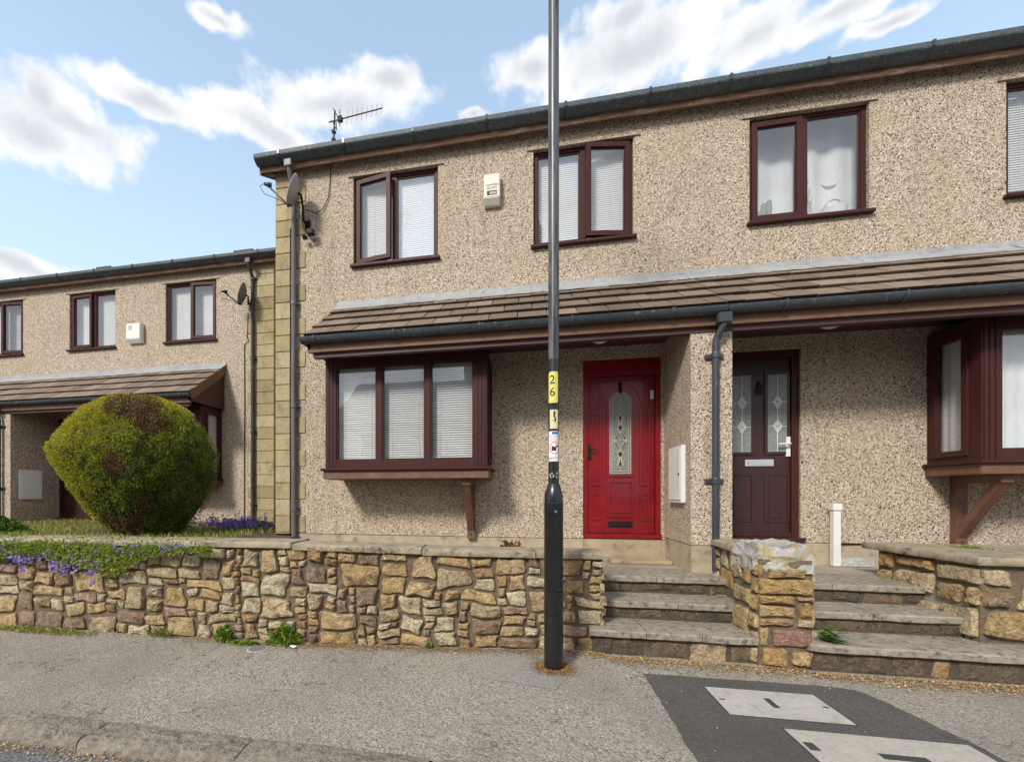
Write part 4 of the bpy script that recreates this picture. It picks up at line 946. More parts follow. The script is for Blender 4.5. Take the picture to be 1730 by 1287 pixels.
# --- right-hand garden wall with its return
rw = empty('garden_wall', (3.6, -1.4, 0)); tag(rw, 'short ochre stone wall with thick coping at the right edge, beside the steps', 'stone wall')
MB().prism([(3.262, -.66), (3.262, -1.575), (6.5, -1.60), (6.5, -.66)], 'z', .0, .775).build('mortar_core', 'mortar', rw)
rp, RL = polyline_place([(3.25, -.66), (3.25, -1.585)])
masonry(rw, RL, .55, rp, z0=.21, cell=.05, wr=(4, 9), hr=(3, 5), mat=('ochre', 'ochre', 'stone'), seed=91, proud=(.015, .04))
rp2, RL2 = polyline_place([(3.25, -1.585), (6.5, -1.61)])
masonry(rw, RL2, .55, rp2, z0=.21, cell=.05, wr=(4, 9), hr=(3, 5), mat=('ochre', 'ochre', 'stone'), seed=95, proud=(.015, .04))
masonry(rw, 2.5, .17, lambda s, z, d: (3.96 + s, -1.80 - d, z), z0=-.01, cell=.04, wr=(4, 9), hr=(3, 4), seed=96)
pc, Lc_ = polyline_place([(3.16, -.60), (3.245, -1.64), (6.5, -1.66)])
def slab(pts, z, th, nm, par, mat, sd_):
    out = []
    for (a, b) in zip(pts, pts[1:] + pts[:1]):
        L_ = math.dist(a, b); k = max(1, int(L_ / .08))
        for i in range(k): 
            t = i / k; x_, y_ = a[0] + (b[0] - a[0]) * t, a[1] + (b[1] - a[1]) * t
            out.append((x_ + .012 * mnoise.noise((x_ * 8, y_ * 8, sd_)) + .006 * mnoise.noise((x_ * 25, y_ * 25, sd_)), y_ + .012 * mnoise.noise((x_ * 8, y_ * 8, sd_ + 4)) + .006 * mnoise.noise((x_ * 25, y_ * 25, sd_ + 4))))
    n = len(out); c = (sum(p[0] for p in out) / n, sum(p[1] for p in out) / n)
    ins = lambda p, q: (c[0] + (p[0] - c[0]) * q, c[1] + (p[1] - c[1]) * q)
    vs = [(*ins(p, .985), z - th) for p in out] + [(*p, z - th * .75 + .008 * mnoise.noise((p[0] * 9, p[1] * 9, 7))) for p in out] + [(*p, z - .012) for p in out] + [(*ins(p, .985), z) for p in out]
    fs = [(r_ * n + i, r_ * n + (i + 1) % n, (r_ + 1) * n + (i + 1) % n, (r_ + 1) * n + i) for r_ in range(3) for i in range(n)] + [tuple(range(n))[::-1], tuple(range(3 * n, 4 * n))]
    MB().add(vs, fs).build(nm, mat, par, angle=35)
slab([(3.185, -.56), (3.215, -1.62), (4.0, -1.645), (4.0, -.62)], .832, .058, 'coping_slab', rw, 'coping', 1.)
slab([(4.01, -1.645), (5.2, -1.65), (5.2, -.62), (4.01, -.62)], .832, .058, 'coping_slab', rw, 'coping', 4.)
slab([(5.21, -1.645), (6.5, -1.65), (6.5, -.62), (5.21, -.62)], .832, .058, 'coping_slab', rw, 'coping', 6.)
# stone step below the red door
ds = tag(MB().box(.93, 1.565, -.34, -.013, .52, .565).build('door_step', 'threshold', bevel=.008), 'worn buff stone doorstep below the red front door', 'step')

# ------------------------------------------------------------------ lamp post
LX, LY = .196, -2.11
lp = empty('lamp_post', (LX, LY, 0)); tag(lp, 'tall black and grey steel lamp post with stickers standing on the pavement', 'lamp post')
MB().lathe([(.0695, -.05), (.0695, .55), (.0715, .552), (.0715, .56), (.0695, .562), (.0695, 1.215), (.0705, 1.22), (.0705, 1.225), (.067, 1.23), (.067, 1.275), (.062, 1.30), (.044, 1.365), (.0395, 1.37)], (LX, LY), 40).build('base', 'postblack', lp, angle=30)
MB().box(LX - .048, LX + .050, LY - .0735, LY - .04, .58, 1.20).build('service_door', 'postblack', lp, bevel=.006)
MB().tube([(LX + .01, LY - .0725, 1.165), (LX + .01, LY - .078, 1.165)], .009, 10).build('lock', 'alu', lp)
MB().lathe([(.0385, 1.35), (.0385, 2.29)], (LX, LY), 28).build('lower_shaft', 'postblack', lp, smooth=False, angle=30)
MB().lathe([(.0388, 2.288), (.0385, 4.5), (.037, 6.0)], (LX, LY), 28).build('upper_shaft', 'poststeel', lp, angle=30)
m = MB().tube([(LX, LY, 6.0), (LX, LY - .1, 6.12), (LX, LY - .4, 6.18)], .03, 12); m.build('lamp_arm', 'poststeel', lp, smooth=True)
m = MB().box(LX - .1, LX + .1, LY - .85, LY - .35, 6.14, 6.24); m.build('lantern', 'alu', lp, bevel=.03)
MB().box(LX - .08, LX + .08, LY - .8, LY - .45, 6.11, 6.139).build('lamp_lens', 'white', lp)
FA = math.atan2(-CAM_D - LY, -LX) - .0                     # stickers face the road
def wrap(u, z, r): a = FA + u / r; return (LX + r * math.cos(a), LY + r * math.sin(a), z)
def sticker(name, mat, w_, z0, z1, off=0., r=.0392, round_=0):
    n = 14; m = MB(); vs = []
    for i in range(n + 1):
        u = -w_ / 2 + w_ * i / n; e = min(1, min(i, n - i) / 1.5); k = round_ * (1 - e)
        vs += [wrap(u + off, z0 + k, r), wrap(u + off, z1 - k, r)]
    m.add(vs, [(2 * i, 2 * i + 2, 2 * i + 3, 2 * i + 1) for i in range(n)]); return m.build(name, mat, lp, recalc=False, smooth=True)
def print_(name, mat, body, size, z, off=0., r=.0398, align='CENTER', sx_=1.):
    m = text_mb(body, size, lambda x, y: wrap(x * sx_ + off, z + y, r), align, .006); return m.build(name, mat, lp, recalc=False)
sticker('number_sticker', 'yellow', .082, 1.962, 2.192, -.004, round_=.01)
print_('printed_number', 'ink', '2', .088, 2.130, -.010); print_('printed_number', 'ink', '6', .088, 2.040, -.010)
sticker('small_sticker', 'paleyellow', .066, 1.772, 1.912, .003)
m = MB(); pts = [(-.004, .045), (.006, .05), (.010, .03), (.006, .01), (.016, -.015), (.008, -.035), (-.010, -.03), (-.012, -.022), (0, -.022), (.004, -.01), (-.006, .005), (-.006, .03)]
m.add([wrap(a + .004, 1.855 + b, .0398) for a, b in pts], [tuple(range(len(pts)))]); m.build('printed_mark', 'ink', lp, recalc=False)
sticker('dog_sign', 'white', .086, 1.532, 1.754, .0)
sticker('blue_band', 'blue', .05, 1.730, 1.750, .012, .0396)
print_('printed_line', 'blue', 'CITY COUNCIL', .011, 1.716, .0); print_('printed_line', 'fadered', 'PLEASE BE A', .012, 1.697, .006); print_('printed_line', 'fadered', 'RESPONSIBLE', .012, 1.682, .006)
m = MB(); n = 32
vs = []
for i in range(n): t = 2 * math.pi * i / n; vs += [wrap(.006 + .038 * math.cos(t), 1.63 + .045 * math.sin(t), .0398), wrap(.006 + .032 * math.cos(t), 1.63 + .039 * math.sin(t), .0398)]
m.add(vs, [(2 * i, 2 * ((i + 1) % n), 2 * ((i + 1) % n) + 1, 2 * i + 1) for i in range(n)]); m.build('printed_ring', 'redprint', lp, recalc=False)
dog = [(-.022, -.018), (-.018, -.018), (-.014, -.004), (.004, -.004), (.006, -.018), (.011, -.018), (.012, .0), (.016, .008), (.026, .012), (.026, .018), (.018, .022), (.016, .026), (.012, .018), (.006, .010), (-.012, .009), (-.020, .016), (-.022, .013), (-.018, .004)]
def wrapped_poly(pts, cu, cz, r):
    b = bmesh.new(); b.faces.new([b.verts.new((p[0], p[1], 0)) for p in pts]); bmesh.ops.triangulate(b, faces=b.faces[:])
    for _ in range(4): bmesh.ops.subdivide_edges(b, edges=[e for e in b.edges if e.calc_length() > .005], cuts=1); bmesh.ops.triangulate(b, faces=b.faces[:])
    b.verts.index_update(); m_ = MB(); m_.add([wrap(cu + v.co.x, cz + v.co.y, r) for v in b.verts], [tuple(v.index for v in f.verts) for f in b.faces]); b.free(); return m_
wrapped_poly(dog, .007, 1.628, .0399).build('printed_dog', 'ink', lp, recalc=False)
print_('printed_line', 'ink', 'CLEAN IT UP', .019, 1.556, .002, sx_=.9)
m = MB(); rg = random.Random(4)
for k in range(16):
    u0, zz, a, b = rg.uniform(-.036, .03), rg.uniform(1.405, 1.452), rg.uniform(.004, .011), rg.uniform(.004, .016)
    m.add([wrap(u0, zz, .0390), wrap(u0 + a, zz + .003, .0390), wrap(u0 + a * .8, zz + b, .0390), wrap(u0 - .003, zz + b * .8, .0390)], [(0, 1, 2, 3)])
o = m.build('sticker_residue', 'cover', lp, recalc=False); o['kind'] = 'stuff'

# ------------------------------------------------------------------ things on the houses
def bell_box(label, x0, x1, z0, z1, tf, mat, text):
    c = tf((x0 + x1) / 2, 0, z0); r = empty('alarm_box', c); tag(r, label, 'alarm box', 'burglar alarm boxes')
    d = .105; zb = z0 + .075
    m = MB(); m.prism([(-.001, z0), (-.045, z0), (-d, zb), (-d, z1 - .02), (-d + .03, z1), (-.001, z1)], 'x', x0, x1); m.build('casing', mat, r, tf=tf, bevel=.008)
    cx = (x0 + x1) / 2
    if text:
        for body, z, sz in (("CORNFORD'S", z0 + .222, .030), ('SECURITY', z0 + .185, .034)):
            text_mb(body, sz, lambda x, y, z=z: (cx + .004 + x * .88, -d - .0015, z + y)).build('printed_name', 'ink', r, recalc=False)
        m = MB(); strip(m, [(cx - .055, z0 + .105), (cx + .058, z0 + .105), (cx + .058, z0 + .148), (cx - .055, z0 + .148), (cx - .055, z0 + .105)], .007, -d - .003, -d - .0005); m.build('printed_box', 'ink', r)
        m = MB(); strip(m, [(cx - .05, z0 + .127), (cx - .028, z0 + .127)], .034, -d - .003, -d - .0006); m.build('printed_block', 'ink', r)
        text_mb('SECURE', .024, lambda x, y: (cx + .015 + x * .85, -d - .0015, z0 + .127 + y)).build('printed_name', 'ink', r, recalc=False)
    else:
        for k in range(4): MB().box(cx + .02, cx + .105, -d - .003, -d + .001, z1 - .07 - k * .022, z1 - .06 - k * .022).build('vent_slot', 'greydish', r, tf=tf)
bell_box('cream alarm box with black lettering between upstairs windows of red-door house', -.523, -.325, 4.885, 5.262, tA, 'cream', True)
bell_box('plain white louvred alarm box between upstairs windows of the set-back house', -.62, -.29, 4.37, 4.765, tC, 'white', False)

def dish(name, label, foot, centre, face, rx, rz, mat, lnb_len, lnb_dir=None):
    """offset dish: elliptical shallow bowl, arm with receiver, wall mount"""
    r = empty(name, foot); tag(r, label, 'satellite dish', 'satellite dishes')
    f = Vector(face).normalized(); side = f.cross(Vector((0, 0, 1))).normalized(); up = side.cross(f).normalized(); C0 = Vector(centre)
    n, k = 32, 6; vs = []
    for sgn in (0, .006):
        for j in range(k + 1):
            q = j / k
            for i in range(n):
                t = 2 * math.pi * i / n
                vs.append(C0 + side * rx * q * math.cos(t) + up * rz * q * math.sin(t) + f * (.075 * q * q - .075 - sgn))
    fs = []
    for s_ in (0, 1):
        o_ = s_ * (k + 1) * n
        for j in range(k):
            for i in range(n): fs.append((o_ + j * n + i, o_ + j * n + (i + 1) % n, o_ + (j + 1) * n + (i + 1) % n, o_ + (j + 1) * n + i))
    for i in range(n): fs.append((k * n + i, k * n + (i + 1) % n, (k + 1) * n + k * n + (i + 1) % n, (k + 1) * n + k * n + i))
    MB().add(vs, fs).build('reflector', mat, r, smooth=True)
    low = C0 - up * rz * .92 - f * .02; tip = C0 - up * rz * .35 + f * lnb_len
    MB().tube([low - f * .05, low + f * .02, tip], .012, 8).build('arm', 'black' if mat == 'darkdish' else 'pipe2', r, smooth=True)
    ax = (C0 + up * .0 - f * .05 - tip).normalized()
    MB().tube([tip - ax * .03, tip + ax * .0, tip + ax * .02, tip + ax * .06], [.018, .022, .03, .032], 12).build('receiver', 'black' if mat == 'darkdish' else 'pipe2', r, smooth=True)
    bk = C0 - f * .09
    w0 = Vector(foot)
    MB().tube([bk + f * .02, bk - f * .03, Vector((w0.x, w0.y - .13, bk.z - .12)), Vector((w0.x, w0.y - .12, w0.z)), Vector((w0.x, w0.y - .01, w0.z))], .016, 8).build('mast', 'black', r, smooth=True)
    MB().box(w0.x - .04, w0.x + .04, w0.y - .012, w0.y - .001, w0.z - .07, w0.z + .07).build('wall_plate', 'black', r)
    cb = [tip + ax * -.03, tip - ax * .05 + Vector((-.04, 0, -.03)), tip + Vector((-.03, 0, -.12)), low.lerp(tip, .45) + Vector((0, 0, -.05)), low + Vector((0, 0, -.02)), bk + Vector((0, .03, -.1))]
    MB().tube(cb, .004, 5).build('cable', 'black', r)
dish('satellite_dish', 'pinkish grey satellite dish high on the quoined corner of the red-door house', (-2.94, 0, 4.96), (-3.02, -.27, 5.27), (-.9, -.42, .33), .175, .215, 'greydish', .30)
dish('satellite_dish', 'dark grey satellite dish on the set-back house above the bush', (-5.19, 2.0, 4.93), (-5.24, 1.74, 5.05), (-.92, -.38, .28), .17, .21, 'darkdish', .30)
fl = empty('floodlight', (-2.86, 0, 4.83)); tag(fl, 'small black floodlight on the wall below the corner satellite dish', 'floodlight')
MB().tube([(-2.92, -.004, 4.86), (-2.92, -.06, 4.84), (-2.89, -.08, 4.80)], .016, 8).build('bracket', 'black', fl)
m = MB().box(-2.90, -2.80, -.13, -.06, 4.77, 4.85); m.build('lamp_head', 'black', fl, bevel=.012)
MB().tube([(-2.94, -.06, 4.77), (-2.94, -.10, 4.745)], .028, 12).build('sensor', 'black', fl)
# loose cable to the dish
cbl = MB().tube([(-2.60, -.012, 5.73), (-2.61, -.015, 5.5), (-2.63, -.018, 5.30), (-2.70, -.02, 5.16), (-2.80, -.03, 5.10), (-2.95, -.06, 5.15)], .0055, 6).build('dish_cable', 'black', smooth=True)
tag(cbl, 'thin black cable looping down the wall from eaves to the corner dish', 'cable')
c2 = MB().tube([(-3.19, -.018, 4.95), (-3.195, -.018, 4.2), (-3.19, -.02, 3.5), (-3.197, -.02, 2.6), (-3.192, -.02, 1.6), (-3.195, -.02, .75)], .006, 6).build('wall_cable', 'black', smooth=True)
tag(c2, 'thin black cable running straight down the yellow quoins beside the near downpipe', 'cable')
c3 = MB().tube([(-5.27, 1.98, 4.8), (-5.30, 1.985, 4.35), (-5.27, 1.985, 4.25), (-5.36, 1.985, 4.2), (-5.35, 1.985, 3.0), (-5.36, 1.985, 1.8), (-5.36, 1.985, .75)], .007, 6).build('wall_cable', 'black', smooth=True)
tag(c3, 'thin black cable down the set-back wall below the dark dish', 'cable')
c4 = MB().tube([(3.29, -.03, .80), (3.36, -.03, .755), (3.6, -.022, .762), (4.2, -.022, .757), (4.4, -.022, .762), (5.4, -.022, .757)], .007, 6).build('wall_cable', 'black', smooth=True)
tag(c4, 'black cable running along the wall foot right of the white pipe', 'cable')
# television aerial on the roof
AX, AY = -3.286, 1.5
ae_ = empty('tv_aerial', (AX, AY, 6.66)); tag(ae_, 'thin metal television aerial above the roof edge against the clouds', 'aerial')
MB().tube([(AX, AY, 6.6), (AX + .005, AY, 7.25), (AX + .03, AY, 7.92)], .016, 8).build('mast', 'pipe2', ae_)
for z in (7.42, 7.56): MB().box(AX - .02, AX + .04, AY - .03, AY + .03, z - .02, z + .02).build('mast_clamp', 'black', ae_)
MB().tube([(AX - .07, AY - .03, 7.71), (AX + .90, AY - .03, 7.79)], .010, 6).build('boom', 'pipe2', ae_)
MB().box(AX + .10, AX + .18, AY - .06, AY, 7.69, 7.77).build('dipole_box', 'black', ae_)
for i in range(8):
    x = AX + .27 + i * .088; zc = 7.71 + .08 * (x - AX + .07) / .97; h = .115 - i * .004
    MB().tube([(x - .012, AY - .03, zc - h), (x + .012, AY - .03, zc + h)], .0042, 5).build('element', 'pipe2', ae_)
for (p, q) in (((AX + .03, 7.91), (AX + .12, 7.73)), ((AX + .0, 7.71), (AX + .09, 7.53)), ((AX + .09, 7.53), (AX + .08, 7.70)), ((AX + .15, 7.87), (AX + .15, 7.58))):
    MB().tube([(p[0], AY - .06, p[1]), (q[0], AY - .06, q[1])], .008, 6).build('reflector_rod', 'pipe2', ae_)
for lab, xa, xb in (('small dark roof vent above the set-back gutter, nearer the tall house', -6.28, -5.87), ('small dark roof vent above the set-back gutter, further left', -9.9, -9.57)):
    v = empty('roof_vent', ((xa + xb) / 2, 3.0, 6.4)); tag(v, lab, 'roof vent', 'roof vents')
    MB().box(xa, xb, 2.95, 3.15, 6.35, 6.60).build('vent_body', 'roof', v); MB().box(xa - .03, xb + .03, 2.92, 3.2, 6.601, 6.635).build('vent_cap', 'slate', v)
# porch lights
for lab, x in (('round white porch light under the canopy by the red door', .80), ('round white porch light under the canopy by the brown door', 3.02)):
    l = empty('porch_light', (x, -.42, 3.06)); tag(l, lab, 'porch light', 'porch ceiling lights')
    MB().lathe([(.105, 3.060), (.105, 3.035)], (x, -.42), 28).build('base_ring', 'cream', l)
    MB().lathe([(.10, 3.0345), (.098, 3.015), (.08, 2.99), (.045, 2.972), (.01, 2.968)], (x, -.42), 28).build('diffuser', 'cream', l, angle=30)
# meter boxes
mb_ = empty('meter_box', (1.57, -.5, 1.21)); tag(mb_, 'white meter box on the porch wall right of the red door', 'meter box', 'meter boxes')
MB().box(1.535, 1.574, -.70, -.30, 1.205, 1.795).build('casing', 'white', mb_, bevel=.006)
MB().box(1.527, 1.534, -.675, -.325, 1.235, 1.765).build('door', 'white', mb_, bevel=.003)
MB().tube([(1.527, -.64, 1.5), (1.521, -.64, 1.5)], .012, 8).build('lock', 'black', mb_)
mc = empty('meter_box', tC(1.57, -.5, 1.21)); tag(mc, 'white meter box on the set-back porch wall left of the bush', 'meter box', 'meter boxes')
MB().box(1.535, 1.574, -.70, -.30, 1.205, 1.795).build('casing', 'white', mc, tf=tC, bevel=.006)
MB().box(1.527, 1.534, -.675, -.325, 1.235, 1.765).build('door', 'white', mc, tf=tC, bevel=.003)
# white overflow pipe by the brown door
wp_ = empty('white_pipe', (3.25, -.09, .525)); tag(wp_, 'stubby white plastic pipe with square cap against wall right of brown door', 'pipe')
MB().box(3.222, 3.29, -.125, -.06, .525, 1.12).build('shaft', 'white', wp_, bevel=.004)
MB().box(3.212, 3.30, -.135, -.05, 1.121, 1.195).build('cap', 'white', wp_, bevel=.006)
MB().prism([(-.07, .62), (-.02, .62), (-.02, .525), (-.10, .525)], 'x', 3.31, 3.62).build('mortar_fillet', 'greymortar', wp_)

# ------------------------------------------------------------------ ornaments on the sill of the right upstairs window
def om(label, cat, name, loc): r = empty(name, loc); tag(r, label, cat); return r
o_ = om('small potted cactus on the sill of the right upstairs window', 'plant', 'potted_cactus', (2.72, .17, 4.40))
MB().lathe([(.05, 4.40), (.065, 4.47), (.058, 4.47), (.0, 4.465)], (2.72, .17), 16).build('pot', 'white', o_, angle=30)
for (a, h, rr) in ((-.03, .20, .03), (.035, .24, .032), (-.075, .10, .02)): MB().lathe([(rr * .7, 4.465), (rr, 4.465 + h * .5), (rr * .8, 4.465 + h * .9), (.004, 4.465 + h)], (2.72 + a, .17 + a * .2), 10).build('cactus_stem', simple('cactus_green', (.20, .26, .10), .7), o_, smooth=True)
o_ = om('cream standing figurine on the sill of the right upstairs window', 'figurine', 'figurine', (3.12, .18, 4.40))
m = MB(); fx, fy, fz = 3.125, .18, 4.40
for s in (-1, 1): m.tube([(fx + s * .025, fy, fz), (fx + s * .022, fy, fz + .13), (fx + s * .015, fy, fz + .22)], [.009, .012, .016], 8); m.tube([(fx + s * .045, fy, fz + .36), (fx + s * .06, fy, fz + .27), (fx + s * .045, fy - .02, fz + .19)], [.012, .010, .008], 8)
m.tube([(fx, fy, fz + .20), (fx, fy, fz + .28), (fx, fy, fz + .37), (fx, fy, fz + .40), (fx, fy, fz + .415)], [.03, .032, .048, .02, .014], 10)
m.tube([(fx, fy, fz + .41), (fx, fy, fz + .43), (fx, fy, fz + .46), (fx, fy, fz + .49)], [.014, .03, .032, .012], 10); m.build('figure', simple('figurine_cream', (.66, .60, .36), .6), o_, smooth=True)
o_ = om('white wicker basket heaped with bottles on the right upstairs sill', 'basket', 'basket', (3.42, .19, 4.40))
MB().lathe([(.11, 4.40), (.125, 4.52), (.115, 4.52), (.10, 4.42)], (3.42, .20), 20).build('basket_body', 'net', o_, angle=30)
MB().tube([(3.30 + .24 * i / 10, .19, 4.53 + .10 * math.sin(math.pi * i / 10)) for i in range(11)], .008, 6).build('handle', 'greydish', o_)
for (a, h) in ((-.05, .10), (.0, .08), (.06, .09)): MB().lathe([(.035, 4.5), (.04, 4.5 + h * .6), (.012, 4.5 + h)], (3.42 + a, .19), 10).build('bundle', 'white', o_, smooth=True)
def crescent(label, x, z, r, mat, rot, name):
    m = MB(); n = 16; pts = []
    for i in range(n + 1): t = R(200 + 140 * i / n) + rot; pts.append((x + r * math.cos(t), z + r * math.sin(t)))
    for i in range(n + 1): t = R(340 - 140 * i / n) + rot; pts.append((x + r * 1.15 * math.cos(t) + r * .42 * math.sin(rot), z + r * .62 * math.sin(t) + r * .1))
    m.prism(pts, 'y', .128, .134); o = m.build(name, mat); tag(o, label, 'ornament'); return o
crescent('mauve crescent ornament hanging inside the right upstairs window', 3.335, 4.79, .078, simple('mauve_felt', (.36, .27, .33), .9), 0, 'crescent_ornament')

# ------------------------------------------------------------------ house across the street (seen in the glass)
oh = empty('house', (-4, -16, 0)); tag(oh, 'stone house with slate roof and chimney across the street, mirrored in the bay glass', 'house')
MB().prism([(-21.5, -.1), (-14.5, -.1), (-14.5, 4.6), (-18, 7.2), (-21.5, 4.6)], 'x', -9, 3.5).build('wall', 'offstone', oh)
m = MB(); m.prism([(-14.2, 4.45), (-18, 7.25), (-21.8, 4.45), (-21.8, 4.6), (-18, 7.42), (-14.2, 4.6)], 'x', -9.2, 3.7); m.build('roof', 'slate', oh)
MB().box(-3.2, -2.2, -18.4, -17.6, 6.8, 9.0).build('chimney', 'offstone', oh)
for x in (-7.2, -4.2, -1.2, 1.6):
    for z in (.9, 3.0): MB().box(x - .5, x + .5, -14.51, -14.46, z, z + 1.25).build('window', 'white', oh); MB().box(x - .42, x + .42, -14.455, -14.45, z + .08, z + 1.17).build('pane', 'slate', oh)

# ------------------------------------------------------------------ planting
def leaf_mesh(items):
    """items: (pos, dir, normal-ish, length, width, tint) -> pointed folded leaves of two triangles each side"""
    m = MB(); tint = []
    for (p, d, nrm, L_, w_, t) in items:
        p = Vector(p); d = Vector(d).normalized(); s = d.cross(Vector(nrm)); s = s.normalized() if s.length > 1e-4 else Vector((1, 0, 0))
        mid = p + d * L_ * .5
        m.add([p, mid + s * w_ / 2, p + d * L_, mid - s * w_ / 2], [(0, 1, 2, 3)]); tint.append(t)
    return m, tint
def rand_dir(rg, up=0.):
    while True:
        v = Vector((rg.uniform(-1, 1), rg.uniform(-1, 1), rg.uniform(-1, 1)))
        if .05 < v.length < 1: break
    v = v.normalized(); v.z += up; return v.normalized()
# clipped bush: outline widest at two thirds, leaning base
bu = empty('topiary_bush', (-4.91, -.66, .76)); tag(bu, 'big clipped dome-shaped evergreen bush with brown patches in the raised front garden', 'bush')
BC = Vector((-4.93, -.66, 1.62)); BS = .70
prof = [(.70, .46), (.80, .56), (.95, .73), (1.10, .89), (1.25, 1.02), (1.40, 1.13), (1.55, 1.21), (1.70, 1.255), (1.83, 1.27), (1.95, 1.22), (2.08, 1.10), (2.22, 1.0), (2.34, .87), (2.44, .70), (2.53, .44), (2.58, .0)]
def bush_r(z):
    for (a, ra), (b, rb) in zip(prof[:-1], prof[1:]):
        if a <= z <= b: t = (z - a) / (b - a); return ra + (rb - ra) * t
    return 0.
def bush_pt(th, z):
    r_ = bush_r(z) * BS; cx = BC.x + (.16 * (1.8 - z) if z < 1.8 else -.02 * (z - 1.8)); q = Vector((math.cos(th) * r_, math.sin(th) * r_ * .95, 0))
    v = Vector((math.cos(th), math.sin(th), (z - 1.6)))
    k = 1 + .06 * mnoise.noise(v * 1.7) + .045 * mnoise.noise(v * 5) + .035 * mnoise.noise(v * 11) + .015 * mnoise.noise(v * 23)
    z2 = z + .03 * mnoise.noise(v * 3 + Vector((9, 0, 0)))
    return Vector((cx + q.x * k, BC.y + q.y * k, z2))
n, k = 96, 60
zs = [.70 + (2.58 - .70) * (j / k) for j in range(k + 1)]
vs = [bush_pt(2 * math.pi * i / n, z) for z in zs for i in range(n)]
vs = [BC + (v - BC) * .955 for v in vs]
fs = [(j * n + i, j * n + (i + 1) % n, (j + 1) * n + (i + 1) % n, (j + 1) * n + i) for j in range(k) for i in range(n)]
MB().add(vs, fs).build('inner_twigs', simple('inner_twigs', (.035, .028, .014), .95, .4, 30, bstr=.9, bdist=.03), bu, smooth=True)
rg = random.Random(99); items = []
def brown_at(p):
    v = (p - BC); v = Vector((v.x / BS, v.y / BS, v.z)); b = 0
    for (c_, r_) in ((Vector((.42, -.55, .80)), .46), (Vector((.78, -.55, .55)), .30), (Vector((-1.0, -.55, -.30)), .27), (Vector((-.85, -.65, -.55)), .24), (Vector((.55, -.98, .02)), .20), (Vector((.25, -.90, -.78)), .34), (Vector((.48, -.72, -.82)), .30), (Vector((-.25, -.72, -.85)), .25), (Vector((.75, -.75, -.55)), .2)):
        b = max(b, 1 - (v - c_).length / r_)
    return b
for q in range(120000):
    th = rg.uniform(math.pi * .92, math.pi * 2.08) if rg.random() < .8 else rg.uniform(0, 2 * math.pi)
    z = rg.uniform(.72, 2.575)
    if rg.random() > max(.25, bush_r(z) / 1.27) and z < 2.3: continue
    if z > 2.35: th = rg.uniform(0, 2 * math.pi)
    p = bush_pt(th, z); e = .03
    nrm = Vector(((p.x - BC.x), (p.y - BC.y) / .95, (p.z - 1.55) * .85)).normalized()
    nb = mnoise.noise(p * 3.3); nf = mnoise.noise(p * 9)
    if nf + .5 * nb < -.50 and rg.random() < .7: continue                   # gaps that show the twigs
    b = brown_at(p) + .22 * nf
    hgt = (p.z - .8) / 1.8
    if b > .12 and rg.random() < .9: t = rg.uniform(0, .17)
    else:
        t = .50 + .50 * hgt - .26 * (p.x - BC.x) + .17 * nb + .10 * nf + rg.uniform(-.13, .13)  # light side put into the leaf colour: yellower to the top and left
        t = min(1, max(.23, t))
        if rg.random() < .04: t = rg.uniform(.05, .16)
    depth = rg.uniform(-.035, .008) + .02 * nb + .02 * nf
    d = (nrm * rg.uniform(.5, 1.2) + rand_dir(rg, .25) * .8).normalized()
    items.append((p + nrm * depth, d, rand_dir(rg), rg.uniform(.013, .028), rg.uniform(.007, .013), t))
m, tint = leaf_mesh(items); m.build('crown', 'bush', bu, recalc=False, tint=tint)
m = MB().tube([(-4.88, -.66, .66), (-4.90, -.66, .9), (-4.93, -.66, 1.3)], [.10, .085, .06], 10)
for a in (0, 1.3, 2.6, 3.9, 5.1): m.tube([(-4.90, -.66, .85), (-4.91 + .25 * math.cos(a), -.66 + .25 * math.sin(a), 1.15), (-4.93 + .5 * math.cos(a), -.66 + .5 * math.sin(a), 1.6)], [.05, .035, .015], 7)
m.build('trunk', 'bark', bu, smooth=True)

